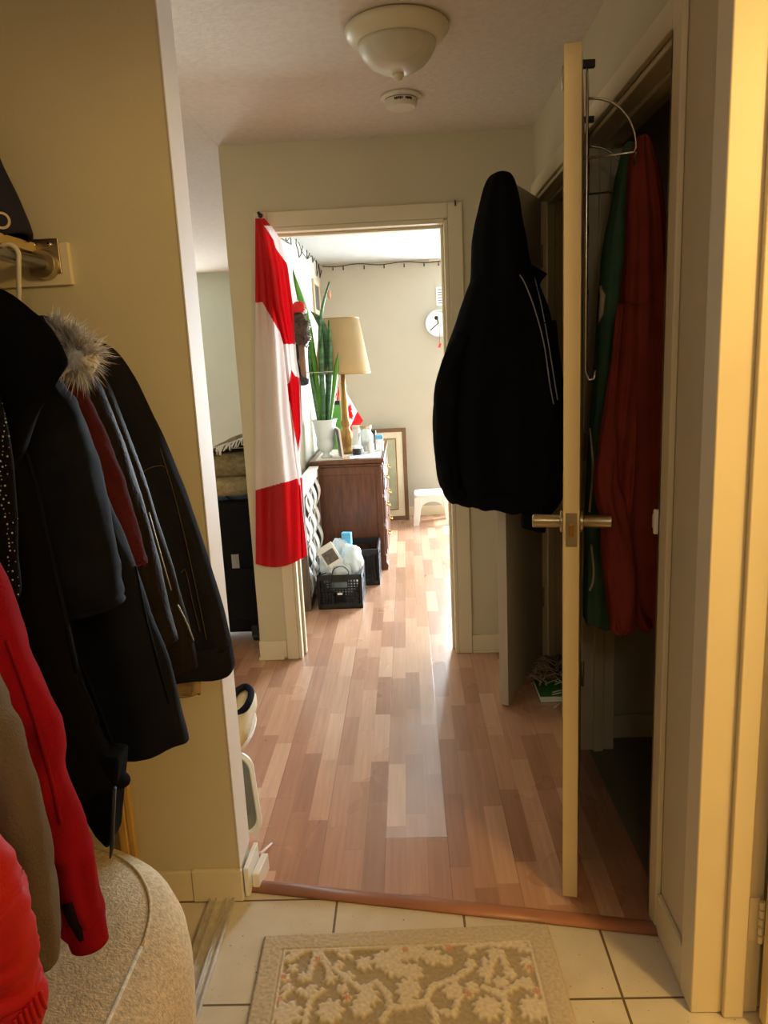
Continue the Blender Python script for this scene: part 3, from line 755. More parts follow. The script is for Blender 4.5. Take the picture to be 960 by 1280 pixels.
# bench
g = thing('ottoman', 'beige speckled upholstered ottoman with piped edge under the coats', 'ottoman', (-.78, .9, 0))
M['uph'] = mat('speckled_upholstery', (226, 208, 172), .95, var=.22, vs=120, bump=.5, bs=220)
def srect(x0, x1, y0, y1, rad, z, n=24):
    pts = []
    for cx, cy, a0 in ((x1-rad, y1-rad, 0), (x0+rad, y1-rad, pi/2), (x0+rad, y0+rad, pi), (x1-rad, y0+rad, 1.5*pi)):
        for k in range(n): a = a0+pi/2*k/(n-1); pts.append((cx+rad*math.cos(a), cy+rad*math.sin(a), z))
    return pts
BX0, BX1, BY0, BY1 = -1.19, -.438, .25, 1.485
R = []
for ins, z in ((.03, .05), (.014, .08), (.004, .2), (.0, .30), (.004, .35), (.016, .385), (.036, .408), (.065, .424), (.12, .438), (.2, .446), (.3, .45), (.36, .45)):
    R.append(srect(BX0+ins, BX1-ins, BY0+ins, BY1-ins, max(.01, .36-ins*.97), z))
q = MB(); q.rings(R); q.build('cushion', M['uph'], g, smooth=True)
q = MB()
P = srect(BX0+.066, BX1-.066, BY0+.066, BY1-.066, .296, .4245); q.tube(P+[P[0]], .0035, 8)
q.build('piping', M['uph'], g, smooth=True)
for x, y in ((BX0+.12, BY0+.12), (BX1-.12, BY0+.12), (BX0+.12, BY1-.12), (BX1-.12, BY1-.12)):
    q = MB(); q.lathe([(.018, 0), (.026, .055)], (x, y, 0), 16); q.build('foot', M['wood_dk'], g, smooth=True)

# ------------------------------------------------------------------ rug
def build_rug():
    a = at_z(330, 1172); b = at_z(685, 1157)
    U = (b-a)[:2]; W = np.linalg.norm(U); U = U/W; V = np.array([U[1], -U[0]])    # V towards the camera
    Lr = 1.15; st_ = .0032; nu, nv = int(W/st_), int(Lr/st_)
    uu, vv = np.meshgrid(np.linspace(0, W, nu+1), np.linspace(0, Lr, nv+1))
    def P(x, y):     # crop pixel of the rug close-up -> rug coordinates
        p = at_z(310+x/2.3415, 1140+y/2.3415); d = p[:2]-a[:2]; return np.array([d@U, d@V])
    vm = np.minimum(vv, Lr-vv)
    rng = np.random.RandomState(3)
    jit = .0016*np.sin(uu*310+np.sin(vv*270)*2)+.0014*np.sin(vv*350+np.sin(uu*290)*2)
    dist = np.full(uu.shape, 1.0); acc = np.full(uu.shape, 1.0)
    def seg(p, q, r, D):
        p, q = np.array(p), np.array(q); d = q-p; t = np.clip(((uu-p[0])*d[0]+(vm-p[1])*d[1])/max(d@d, 1e-9), 0, 1)
        dd = np.hypot(uu-p[0]-t*d[0], vm-p[1]-t*d[1])-r
        np.minimum(D, dd, out=D)
    def flower(c, r, D, petals=7, ph=0):
        dx, dy = uu-c[0], vm-c[1]; rr = np.hypot(dx, dy); an = np.arctan2(dy, dx)
        np.minimum(D, rr-1.02*r*(.88+.12*np.cos(petals*an+ph)), out=D)
    strokes = [[(120,150),(180,112),(240,108),(270,120),(300,140)], [(110,148),(150,128)], [(240,110),(290,130)], [(330,105),(400,95)],
               [(205,120),(185,170),(175,205)], [(205,120),(230,160),(240,200)], [(150,240),(185,260),(220,240)], [(185,260),(170,310),(165,340)], [(120,240),(95,265)],
               [(250,175),(310,220),(330,235)], [(330,235),(375,215),(410,250),(415,290),(390,330)], [(415,290),(470,285),(520,270)],
               [(520,270),(540,225),(600,205),(650,175)], [(600,205),(620,250),(600,310),(570,300)], [(520,270),(545,300),(550,340)],
               [(700,210),(715,150),(725,125)], [(740,125),(755,170),(770,190)], [(690,230),(740,250),(790,220)], [(745,250),(760,300),(755,340)], [(790,215),(850,240)],
               [(640,120),(690,100),(730,105)], [(740,105),(790,105),(820,120)], [(690,150),(700,200)]]
    sw = .010
    for s_ in strokes:
        pp = [P(*q) for q in s_]
        for p, q in zip(pp[:-1], pp[1:]): seg(p, q, sw, dist)
    for (x, y, r, k) in [(205,130,.019,6),(205,150,.014,5),(130,140,.018,6),(280,130,.02,6),(130,175,.016,5),(105,205,.019,6),(115,235,.018,6),(90,268,.015,5),(265,165,.016,5),(290,200,.02,6),(275,235,.017,5),(290,262,.015,5),(160,200,.017,6),(240,205,.018,6),(185,235,.017,5),
                         (110,310,.04,8),(240,300,.035,8),(340,160,.024,7),(335,105,.017,5),(400,150,.034,9),(440,130,.033,8),(490,125,.032,8),(540,140,.028,8),(430,175,.030,8),(480,185,.03,8),(580,105,.017,5),(580,150,.02,6),(470,235,.034,9),(465,270,.022,6),(350,260,.03,8),(330,290,.028,7),(600,240,.026,7),
                         (650,160,.018,5),(655,230,.02,6),(645,252,.015,5),(690,185,.017,6),(765,190,.018,6),(720,130,.021,6),(740,215,.021,6),(815,155,.018,5),(820,175,.015,5),(815,215,.018,5),(845,243,.015,5),(700,290,.036,10),(835,290,.036,10),(650,120,.017,5),(800,110,.018,5)]:
        flower(P(x, y), r, dist, k, x)
    for (x, y) in [(205,150),(105,203),(90,268),(335,108),(580,105),(325,112),(590,112),(645,252),(845,243),(825,175),(290,262),(460,122)]:
        flower(P(x, y), .011, acc, 5, y)
    # rug without a picture further down: the same field repeated
    edge = np.minimum.reduce([uu, W-uu, vv, Lr-vv])
    bord = edge < .052
    line = np.abs(edge-.058) < .003
    rel = np.clip((-(dist+jit))/.004, 0, 1); inside = edge > .062
    h = np.where(inside, rel*.0055, np.where(bord, .0048, np.where(line, .006, .001)))
    gz = np.array([noise.noise(Vector((float(x)*140, float(y)*140, 0))) for x, y in zip(uu.ravel(), vv.ravel())]).reshape(uu.shape)
    pile = np.where(h > .002, gz*.0016, gz*.0004)
    fade = np.clip(edge/.006, 0, 1)
    z = .006*fade + (h+pile)*fade + .0005
    px_ = a[0]+uu*U[0]+vv*V[0]; py_ = a[1]+uu*U[1]+vv*V[1]
    verts = np.stack([px_.ravel(), py_.ravel(), z.ravel()], 1)
    base_ = np.array(lin((174, 160, 138))[:3]); pal = np.array(lin((218, 207, 190))[:3]); bor = np.array(lin((200, 188, 168))[:3]); pk_ = np.array(lin((200, 140, 112))[:3])
    colr = np.where(inside[..., None], base_+(pal-base_)*rel[..., None], bor)
    colr = np.where(line[..., None], pal, colr)
    am = (np.clip(-acc/.003, 0, 1)*(inside)*(np.sin(uu*900)*.25+.75))[..., None]
    colr = colr*(1-am)+pk_*am
    colr = colr*(1+gz[..., None]*.22)
    me = bpy.data.meshes.new('rug')
    idx = np.arange((nu+1)*(nv+1)).reshape(nv+1, nu+1)
    fs = np.stack([idx[:-1, :-1].ravel(), idx[1:, :-1].ravel(), idx[1:, 1:].ravel(), idx[:-1, 1:].ravel()], 1)
    og = np.array([verts[:,0].mean(), verts[:,1].mean(), 0])
    me.from_pydata([tuple(p) for p in verts-og], [], [tuple(int(i) for i in f) for f in fs])
    at = me.color_attributes.new('pattern', 'FLOAT_COLOR', 'POINT')
    at.data.foreach_set('color', np.concatenate([np.clip(colr.reshape(-1, 3), 0, 1), np.ones((len(verts), 1))], 1).ravel())
    me.polygons.foreach_set('use_smooth', [True]*len(me.polygons))
    m = bpy.data.materials.new('carved_pile'); m.use_nodes = True; N = m.node_tree.nodes; Lk = m.node_tree.links
    an = N.new('ShaderNodeVertexColor'); an.layer_name = 'pattern'; Lk.new(an.outputs['Color'], N['Principled BSDF'].inputs['Base Color'])
    N['Principled BSDF'].inputs['Roughness'].default_value = .95; N['Principled BSDF'].inputs['Specular IOR Level'].default_value = .15
    me.materials.append(m)
    o = bpy.data.objects.new('rug', me); COL.objects.link(o); o.location = og
    tag(o, 'beige carved floral rug lying on the white entry tiles', 'rug')
build_rug()

# ------------------------------------------------------------------ ceiling things
lc = at_z(495, 20, CZ); lx, ly = .013, 2.345
g = thing('ceiling_light', 'round flush ceiling lamp with frosted bowl and finial, unlit', 'ceiling light', (lx, ly, CZ))
M['lampw'] = mat('lamp_enamel', (212, 202, 172), .35, var=.02); M['frost'] = mat('frosted_glass', (206, 200, 178), .4, var=.06, vs=10, trans=.12)
q = MB(); q.lathe([(.10, 0), (.138, -.001), (.146, -.006), (.147, -.014), (.138, -.028), (.120, -.042), (.112, -.046), (.10, -.04)], (lx, ly, CZ), 64); q.build('rim', M['lampw'], g, smooth=True)
q = MB(); q.lathe([(.111, -.042), (.109, -.055), (.098, -.078), (.078, -.099), (.05, -.114), (.022, -.121), (.0, -.122)], (lx, ly, CZ), 64); q.build('glass_bowl', M['frost'], g, smooth=True)
q = MB(); q.lathe([(.016, -.118), (.017, -.128), (.013, -.130), (.011, -.137), (.0, -.139)], (lx, ly, CZ), 24); q.build('finial', M['lampw'], g, smooth=True)
sx, sy = .023, 2.925
g = thing('smoke_detector', 'small round white smoke detector on the ceiling beyond the lamp', 'smoke detector', (sx, sy, CZ))
M['det'] = mat('detector_plastic', (218, 210, 190), .45, var=.02)
q = MB(); q.lathe([(.05, 0), (.073, -.001), (.073, -.008), (.062, -.013)], (sx, sy, CZ), 48); q.build('base', M['det'], g, smooth=False, bevel=.001)
q = MB(); q.lathe([(.056, -.013), (.058, -.016), (.056, -.034), (.05, -.041), (.0, -.043)], (sx, sy, CZ), 48); q.build('cover', M['det'], g, smooth=False, bevel=.001)
q = MB(); q.lathe([(.0565, -.0128), (.0575, -.0155)], (sx, sy, CZ), 48)
M['dkslot'] = mat('dark_slot', (40, 34, 26), .8)
for a0, n_ in ((-1.95, 5), (-1.25, 4)):
    for k in range(n_):
        a = a0+k*.11; c = np.array([sx+.0575*math.cos(a), sy+.0575*math.sin(a), CZ-.022])
        tt = np.array([-math.sin(a), math.cos(a), 0]); nn = np.array([math.cos(a), math.sin(a), 0])
        q.obox(c, tt, nn, ZU, -.0024, .0024, -.002, .0012, -.004-(k % 2)*.001, .003)
q.build('vent_slots', M['dkslot'], g)

# ------------------------------------------------------------------ jackets on the doors
g = thing('hooded_jacket', 'black hooded jacket with pale piping draped over the second closet door', 'jacket', (.35, 2.80, .73))
YJ = 2.80
hd = [(216, 619, 633), (220, 612, 639), (230, 606, 644), (250, 600, 649), (290, 591, 656), (320, 589, 661), (345, 588, 667), (365, 584, 672)]
mb = loft(px_rows(hd, YJ, [.03,.05,.07,.085,.095,.10,.10,.10]), YJ, folds=5, famp=.006, seed=31, e=.95, hemcap=False)
mb.build('hood', M['jack'], g, smooth=True)
bd_ = [(340, 592, 660), (352, 587, 670), (375, 578, 680), (400, 570, 688), (450, 553, 695), (510, 541, 701), (560, 543, 705), (600, 547, 706), (620, 556, 700), (630, 563, 690)]
mb = loft(px_rows(bd_, YJ, [.09,.10,.115,.12,.125,.13,.13,.125,.12,.115]), YJ, folds=7, famp=.012, seed=32, e=.85, tilt=-.16)
mb.build('body', M['jack'], g, smooth=True); bvj = mb.bvh()
sl = sleeve([(694, 400), (702, 460), (706, 530), (703, 590), (688, 636), (681, 664)], YJ-.06, [.05,.06,.06,.058,.052,.046], seed=33, wr=.01)
sl.build('sleeve', M['jack'], g, smooth=True)
sl2 = sleeve([(583, 420), (566, 470), (562, 540), (568, 600), (580, 618)], YJ-.07, [.03,.045,.05,.045,.04], seed=34, wr=.01, shift=.2)
sl2.build('sleeve', M['jack'], g, smooth=True)
pp = MB(); both = MB(); both.add(mb.v, mb.f); both.add(sl.v, sl.f); bvj = both.bvh()
line_on(bvj, [(646, 340), (655, 352), (668, 385), (680, 430), (687, 478), (692, 505)], .0022, mb=pp)
line_on(bvj, [(668, 346), (676, 378), (684, 420), (691, 462), (697, 500)], .0018, mb=pp)
if pp.v: pp.build('piping', M['piping'], g, smooth=True)
q = MB(); q.prism([at_y(x, y, YJ) for x, y in ((664, 330), (676, 337), (685, 342), (678, 350), (674, 358), (664, 352))], (0, .03, 0)); q.build('collar', M['jack'], g, bevel=.005)
# crimp: belted hem band
hb_ = loft(px_rows([(612, 553, 703), (622, 558, 697), (632, 565, 690)], YJ, [.122,.124,.118]), YJ, folds=14, famp=.004, seed=32, e=.85, m=10, tilt=-.16); hb_.build('hem_band', M['jack'], g, smooth=True)

# over-door wire rack
rk = thing('over_door_rack', 'chrome wire over-door rack with curved brackets on the open closet door', 'rack', D1+du*.35+dw*T1+ZU*1.4)
def dp(s, wv, z): return D1+du*s+dw*(T1+wv)+ZU*z
for s_ in (.145, .585):
    q = MB(); q.tube([dp(s_, -T1-.006, 1.99), dp(s_, -T1-.006, 2.038), dp(s_, .008, 2.04), dp(s_, .010, 2.0), dp(s_, .010, 1.36), dp(s_, .018, 1.338), dp(s_, .030, 1.34), dp(s_, .034, 1.36)], .0035, 8)
    q.build('upright', M['chrome'], rk, smooth=True)
    q = box(tuple(dp(s_, .004, 2.028)-[.008,.008,0]), tuple(dp(s_, .018, 2.044)+[.008,.008,0])); q.build('cap', M['blackp'], rk, bevel=.001)
    zt = 1.965; q = MB()
    q.tube([dp(s_, .012+.105*math.sin(a), zt-.115+.115*math.cos(a)) for a in np.linspace(0, pi/2, 14)]+[dp(s_, .112, zt-.124), dp(s_, .0, zt-.125)], .003, 8)
    q.build('bracket', M['chrome'], rk, smooth=True)
for z in (1.84, 1.70, 1.55, 1.45):
    f1 = MB(); f1.tube([dp(.145, .013, z), dp(.585, .013, z)], .0028, 8); f1.build('cross_wire', M['chrome'], rk, smooth=True)
f1 = MB(); f1.tube([dp(.145, .117, 1.84), dp(.585, .117, 1.84)], .0028, 8); f1.build('cross_wire', M['chrome'], rk, smooth=True)

# bottle green hoodie and brick red shirt on the rack
g = thing('hoodie', 'bottle green hoodie with cream cord hanging on the chrome door rack', 'hoodie', (.56, 2.16, .62))
YG = 2.13
gr = [(178, 783, 790), (190, 778, 796), (220, 771, 802), (260, 764, 806), (310, 755, 808), (360, 750, 808), (420, 747, 806), (480, 743, 804), (560, 737, 798), (640, 733, 790), (700, 732, 784), (750, 731, 778), (775, 731, 776)]
mb = loft(px_rows(gr, YG, [.01,.03,.045,.055,.06,.065,.07,.07,.07,.07,.07,.068,.065]), YG, folds=6, famp=.010, seed=41)
mb.build('body', M['green'], g, smooth=True); bvg = mb.bvh()
q = MB()
line_on(bvg, [(741, 400), (739, 430), (737, 470), (736, 510), (740, 560), (741, 590), (737, 640)], .0035, mb=q, n=8)
if q.v: q.build('cord', M['cream_cord'], g, smooth=True)
q = MB()
line_on(bvg, [(739, 680), (742, 710), (741, 728), (737, 738)], .0035, mb=q, n=8)
if q.v: q.build('cord', M['cream_cord'], g, smooth=True)
q = MB()
h_ = [hit(bvg, x, y, .004) for x, y in ((751, 358), (754, 370), (752, 392), (748, 406))]
if all(v is not None for v in h_): q.tube(h_, [.004, .009, .008, .002], 8)
if q.v: q.build('cord', M['cream_cord'], g, smooth=True)
g = thing('shirt', 'brick red cotton shirt hanging in front of the green hoodie', 'shirt', (.6, 1.98, .65))
YS = 1.97
rr_ = [(169, 800, 808), (176, 793, 812), (200, 788, 818), (250, 785, 828), (300, 783, 834), (380, 778, 840), (450, 773, 843), (520, 765, 845), (580, 757, 846), (640, 754, 845), (700, 756, 844), (750, 770, 843), (778, 790, 841)]
mb = loft(px_rows(rr_, YS, [.01,.025,.035,.045,.05,.055,.06,.06,.06,.06,.06,.058,.055]), YS, folds=8, famp=.014, seed=42, wr=.01)
mb.build('body', M['brick'], g, smooth=True); bvr = mb.bvh()
sl = sleeve([(776, 380), (768, 470), (762, 540), (758, 600), (768, 650), (772, 700), (776, 760), (772, 782)], YS-.012, [.008,.014,.022,.032,.038,.042,.038,.030], seed=43, wr=.012, shift=.15, yadd=-.05)
sl.build('sleeve', M['brick'], g, smooth=True)
q = MB(); line_on(bvr, [(783, 378), (800, 380), (820, 374), (832, 370)], .0022, mb=q); line_on(bvr, [(797, 420), (795, 520), (792, 600), (788, 640)], .003, mb=q); q.build('seams', M['brick'], g, smooth=True)

# ------------------------------------------------------------------ big flag on the far doorway
M['flagr'] = mat('flag_red_nylon', (196, 8, 20), .55, var=.05, transl=.35); M['flagw'] = mat('flag_white_nylon', (236, 224, 220), .55, var=.03, transl=.35)
g = thing('canadian_flag', 'large red and white maple leaf flag hanging folded from the doorway corner', 'flag', at_y(350, 690, 3.38))
def lp(tab, y):
    for (y0, x0), (y1, x1) in zip(tab[:-1], tab[1:]):
        if y <= y1: return x0+(x1-x0)*(y-y0)/(y1-y0)
    return tab[-1][1]
AL = [(272, 319), (720, 319.5)]; AR = [(272, 327), (300, 338), (330, 346), (380, 354), (430, 361), (520, 366), (600, 378), (700, 379)]
BL = [(272, 325), (300, 331), (380, 340), (430, 354), (480, 359), (560, 367), (610, 374), (700, 377)]
BR = [(272, 330), (286, 342), (300, 351), (335, 360), (380, 366), (420, 368.5), (450, 371), (480, 376), (540, 377.5), (565, 373.5), (600, 375), (650, 380), (694, 385)]
def inpoly(x, y, P):
    c = False; k = len(P)
    for i in range(k):
        (x0, y0), (x1, y1) = P[i], P[(i+1) % k]
        if (y0 > y) != (y1 > y) and x < (x1-x0)*(y-y0)/(y1-y0)+x0: c = not c
    return c
LEAF = [(355, 484), (362, 478), (364, 462), (369, 470), (379, 474), (380, 545), (373.5, 566), (369, 545), (363, 505)]
def sheet(Lt, Rt, bot, Y, amp, k, ph):
    def xy(s, t): 
        y = 273+(bot(s)-273)*t; l, r = lp(Lt, y), lp(Rt, y); return l+(r-l)*s, y
    def fn(s, t):
        x, y = xy(s, t); a = amp*min(1, t*3+.1)
        return at_y(x, y, Y-a*math.sin(k*s+ph+1.5*t)-a*.5*math.sin(2.3*k*s+ph*2-2*t))
    return xy, fn
f = MB()
xa, fa = sheet(AL, AR, lambda s: 705+7*math.sin(s*2.6)-12*s*s, 3.392, .010, 9, .4)
f.grid(fa, 60, 420, lambda s, t: 0 if (lambda x, y: y < 378+max(0, x-328)*1.7 or y > 613-(x-319)*.28)(*xa(s, t)) else 1)
xb, fb = sheet(BL, BR, lambda s: 700-7*s, 3.362, .010, 7, 1.2)
f.grid(fb, 50, 420, lambda s, t: 0 if (lambda x, y: (y < 430 and not (y < 328 and x > lp(BR, y)-9*min(1, (330-y)/20) and y > 282)) or y > 606 or inpoly(x, y, LEAF))(*xb(s, t)) else 1)
f.build('cloth', [M['flagr'], M['flagw']], g, smooth=True)
q = MB(); c = at_y(324, 268, 3.385); q.tube([c+[0,.024,0], c, c+[0,-.012,.004]], [.004,.006,.007], 10); q.ball(tuple(c+[.006,-.006,-.006]), .010, 10, amp=.3); q.build('clip', M['blackp'], g, smooth=True)

# ------------------------------------------------------------------ bedroom
# dresser
g = thing('dresser', 'dark walnut dresser with moulded top standing along the bedroom wall', 'dresser', (-.42, 5.3, 0))
X0, X1, Y0, Y1, ZT = -.66, -.19, 4.92, 5.95, .757
q = MB(); q.box((X0, Y0, .07), (X1, Y1, ZT-.045)); q.box((X0, Y0-.004, ZT-.1), (X1+.006, Y0, ZT-.05)); q.box((X1-.035, Y0-.006, .07), (X1+.004, Y0, ZT-.05)); q.build('body', M['wood_dk'], g, bevel=.003)
q = MB(); q.box((X0, Y0-.012, ZT-.047), (X1+.014, Y1+.01, ZT-.03)); q.box((X0, Y0-.024, ZT-.028), (X1+.026, Y1+.02, ZT)); q.build('dresser_top', M['wood_dk'], g, bevel=.006)
q = MB(); q.box((X0, Y0-.012, 0), (X1+.012, Y1, .075)); 
for yy in (Y0-.012,):
    q.prism([(X1-.07, yy-.004, 0), (X1+.02, yy-.004, 0), (X1+.024, yy-.004, .03), (X1+.012, yy-.004, .05), (X1+.014, yy-.004, .1), (X1-.05, yy-.004, .1), (X1-.05, yy-.004, .05)], (0, .09, 0))
q.build('plinth', M['wood_dk'], g, bevel=.004)
for zz0, zz1 in ((.10, .29), (.31, .49), (.51, .68)):
    for ya, yb in ((Y0+.03, (Y0+Y1)/2-.01), ((Y0+Y1)/2+.01, Y1-.03)):
        q = MB(); q.box((X1, ya, zz0), (X1+.016, yb, zz1)); q.box((X1+.016, ya+.025, zz0+.025), (X1+.022, yb-.025, zz1-.025))
        dr = q.build('drawer', M['wood_dk'], g, bevel=.004)
        q = MB(); ym, zm = (ya+yb)/2, (zz0+zz1)/2
        q.tube([(X1+.022, ym-.04, zm), (X1+.04, ym-.036, zm-.006), (X1+.042, ym, zm-.016), (X1+.04, ym+.036, zm-.006), (X1+.022, ym+.04, zm)], .0045, 8)
        q.ball((X1+.025, ym-.04, zm), .008, 8); q.ball((X1+.025, ym+.04, zm), .008, 8)
        q.build('handle', M['brass'], dr, smooth=True)
# lace runner / papers on the top
def slab(name, x0, x1, y0, y1, z0, z1, m, label, cat, ang=0, bev=.001, group=None):
    c = np.array([(x0+x1)/2, (y0+y1)/2, 0]); ca, sa = math.cos(ang), math.sin(ang)
    q = MB(); q.obox(c, (ca, sa, 0), (-sa, ca, 0), (0,0,1), -(x1-x0)/2, (x1-x0)/2, -(y1-y0)/2, (y1-y0)/2, z0, z1)
    return tag(q.build(name, m, bevel=bev), label, cat, group)
M['lace'] = mat('lace_cloth', (234, 228, 218), .85, var=.12, vs=60, bump=.4, bs=120)
slab('table_runner', -.62, -.19, 4.93, 5.9, ZT, ZT+.003, M['lace'], 'white lace runner spread over the dresser top', 'table runner')
M['print'] = mat('printed_paper', (226, 232, 238), .7, var=.2, vs=50)
slab('paper_sheet', -.40, -.20, 4.93, 5.12, ZT+.0035, ZT+.007, M['print'], 'white printed sheet lying at the front right of the dresser', 'paper', .12)
slab('envelope', -.44, -.33, 4.925, 5.02, ZT+.0035, ZT+.006, mat('tan_card', (206, 150, 110), .7), 'small tan card lying under the brass lamp base', 'card', -.1)

# lamp
LX, LY = -.43, 5.22
g = thing('table_lamp', 'brass table lamp with tapered beige fabric shade on the dresser', 'lamp', (LX, LY, ZT+.003))
def zpx(y, x=430, Y=LY): return at_y(x, y, Y)[2]
zb, zt = zpx(467), zpx(398)
M['shade'] = mat('beige_shade', (194, 166, 120), .8, var=.05, transl=.3, bump=.2, bs=300)
q = MB(); q.lathe([(.198, zb), (.19, zb+.05), (.125, zt-.01), (.122, zt)], (LX-.015, LY, 0), 56)
R0 = q
sh = MB(); n_ = 56; pts = []
for r_, z_ in ((.192, zb), (.186, zb+.03), (.128, zt)): pts.append([(LX+r_*math.cos(2*pi*j/n_), LY+r_*math.sin(2*pi*j/n_), z_) for j in range(n_)])
sh.rings(pts, cap0=False, cap1=False); sh.build('lamp_shade', M['shade'], g, smooth=True, solid=.003)
for r_, z_ in ((.192, zb), (.128, zt)): q = MB(); q.tube([(LX+r_*math.cos(a), LY+r_*math.sin(a), z_) for a in np.linspace(0, 2*pi, 57)], .003, 6); q.build('shade_rim', M['abrass'], g, smooth=True)
z0 = ZT+.003; hb2 = zb+.06-z0
q = MB(); q.lathe([(.05, 0), (.052, .02), (.043, .03), (.036, .035), (.038, .06), (.043, .10), (.043, .15), (.034, .165), (.026, .18), (.034, .2), (.036, .215), (.026, .235), (.022, .30), (.024, .36), (.017, .43), (.014, hb2)], (LX, LY, z0), 28); q.build('lamp_base', M['abrass'], g, smooth=True)
q = MB(); q.tube([(LX, LY, zb+.05), (LX, LY, zb+.11)], .016, 14); q.build('socket', M['brass'], g, smooth=True)
for a in (0, 2*pi/3, 4*pi/3): q.tube([(LX, LY, zb+.1), (LX+.18*math.cos(a), LY+.18*math.sin(a), zb+.035)], .002, 6)
q = MB(); q.ball((LX, LY, zb+.16), .03, 14, sc=(1,1,1.3)); q.build('bulb', M['whitep'], g, smooth=True)

# snake plant in a white urn
PXc, PYc = -.558, 5.06
g = thing('potted_plant', 'tall snake plant in a white footed plastic urn on the dresser', 'plant', (PXc, PYc, ZT+.003))
zr = at_y(407, 524, PYc)[2]; hh = zr-z0
M['urn'] = mat('white_urn', (232, 236, 236), .35, var=.03, transl=.1)
q = MB(); q.lathe([(.036, 0), (.04, .01), (.026, .02), (.02, .03), (.034, .04), (.058, .07), (.064, .10), (.058, .125), (.06, .13), (.066, .16), (.074, .22), (.084, hh-.005), (.088, hh), (.082, hh), (.076, hh-.02), (.07, hh-.03)], (PXc, PYc, z0), 40); q.build('pot', M['urn'], g, smooth=True)
q = MB(); q.lathe([(.074, hh-.025), (.0, hh-.018)], (PXc, PYc, z0), 24); q.build('soil', mat('potting_soil', (60, 44, 32), .95, bump=.6), g, smooth=True)
M['leaf'] = mat('snake_leaf', (58, 98, 58), .4, var=.55, vs=7, stretch=(1, 1, 8)); M['leaf2'] = mat('snake_leaf_bright', (92, 148, 48), .4, var=.3, vs=6, transl=.25)
def blade(pts, wmax, m, ph=0):
    q = MB(); P = catmull([at_y(x, y, Y) for x, y, Y in pts], 26); R = []
    for i, p in enumerate(P):
        t_ = i/26; w_ = wmax*(.55+.45*math.sin(min(1, t_*1.6)*pi/2))*(1 if t_ < .7 else max(.03, 1-((t_-.7)/.3)**1.6))
        a = ph+t_*.5; d = np.array([math.cos(a), math.sin(a), 0]); nn = np.array([-math.sin(a), math.cos(a), 0])
        R.append([tuple(p+d*w_*c+nn*(.0035*s_+.008*(c*c))) for c, s_ in ((-1, 0), (-.5, -1), (0, -1.2), (.5, -1), (1, 0), (.5, 1), (0, 1.2), (-.5, 1))])
    q.rings(R); q.build('leaf', m, g, smooth=True)
blade([(402, 530, 5.05), (395, 470, 5.03), (384, 400, 5.03), (375, 368, 5.0), (366, 336, 4.98)], .024, M['leaf2'], .1)
blade([(405, 530, 5.06), (404, 470, 5.05), (401, 420, 5.04), (404, 385, 5.04), (412, 352, 5.04)], .019, M['leaf'], .8)
blade([(408, 530, 5.07), (409, 460, 5.06), (406, 420, 5.06), (398, 398, 5.05), (388, 388, 5.05)], .026, M['leaf'], -.3)
blade([(410, 530, 5.04), (413, 480, 5.02), (414, 440, 5.02), (411, 400, 5.02)], .018, M['leaf'], .3)
blade([(412, 530, 5.03), (417, 490, 5.0), (420, 465, 5.0), (423, 440, 5.0)], .017, M['leaf2'], -.2)
blade([(399, 530, 5.04), (393, 490, 5.02), (389, 460, 5.02), (386, 420, 5.02)], .016, M['leaf'], .5)
blade([(405, 530, 5.02), (404, 490, 5.0), (402, 450, 4.99), (403, 415, 4.99)], .020, M['leaf'], .0)
q = MB(); q.tube([(PXc+.10*math.cos(a), PYc-.01+.07*math.sin(a), at_y(405, 465, 5)[2]) for a in np.linspace(0, 2*pi, 30)], .0025, 6); q.build('support_ring', M['chrome'], g, smooth=True)
q = MB(); c0 = at_y(411, 372, 5.03); q.ball(tuple(c0+[.003,0,.02]), .012, 10, sc=(1,1,2.6), amp=.2); q.build('dry_tip', mat('dry_leaf', (190, 140, 100), .8), g, smooth=True)

# things on the dresser
def jar(name, x, y, r, h, m, label, cat, capm=None, caph=.018, neck=.75, group='bottles and jars on the dresser'):
    o = thing(name, label, cat, (x, y, z0), group)
    q = MB(); q.lathe([(r*.92, 0), (r, .006), (r, h*.72), (r*neck, h*.86), (r*neck, h)], (x, y, z0), 28); q.build('body', m, o, smooth=True)
    if capm: q = MB(); q.lathe([(r*neck*1.1, h-.002), (r*neck*1.1, h+caph), (r*neck*.9, h+caph+.002)], (x, y, z0), 24); q.build('lid', capm, o, bevel=.001)
    return o
M['glass'] = mat('clear_glass', (215, 222, 222), .12, var=.03, trans=.55)
M['blue'] = mat('pale_blue_print', (92, 176, 214), .5); M['brownb'] = mat('brown_bottle', (112, 74, 62), .4)
def xp(x, y, Y): return at_y(x, y, Y)[0]
jar('glass_jar', xp(457, 540, 5.35), 5.35, .052, .16, M['glass'], 'clear glass jar with dark lid rim behind the papers', 'jar', M['nickel'])
jar('glass_jar', xp(446, 545, 5.48), 5.48, .04, .15, M['whitep'], 'white jar standing between the lamp and the clear jar', 'jar', M['creamp'])
jar('small_tub', xp(446, 560, 5.11), 5.11, .030, .05, M['blackp'], 'squat black tub with white lid beside the lamp base', 'tub', M['whitep'], .014, .95)
jar('pill_bottle', xp(464, 556, 5.2), 5.2, .02, .085, M['whitep'], 'small white bottle in front of the clear glass jar', 'bottle', M['whitep'])
jar('bottle', xp(467, 548, 5.38), 5.38, .024, .12, M['brownb'], 'brown bottle with dark cap right of the glass jar', 'bottle', M['blackp'])
o = thing('carton', 'white carton with pale blue top at the right end of the dresser', 'carton', (xp(475, 560, 5.3), 5.3, z0))
cx = xp(474.5, 560, 5.3); q = MB(); q.box((cx-.024, 5.27, z0), (cx+.026, 5.33, z0+.085)); q.build('body', M['print'], o, bevel=.002)
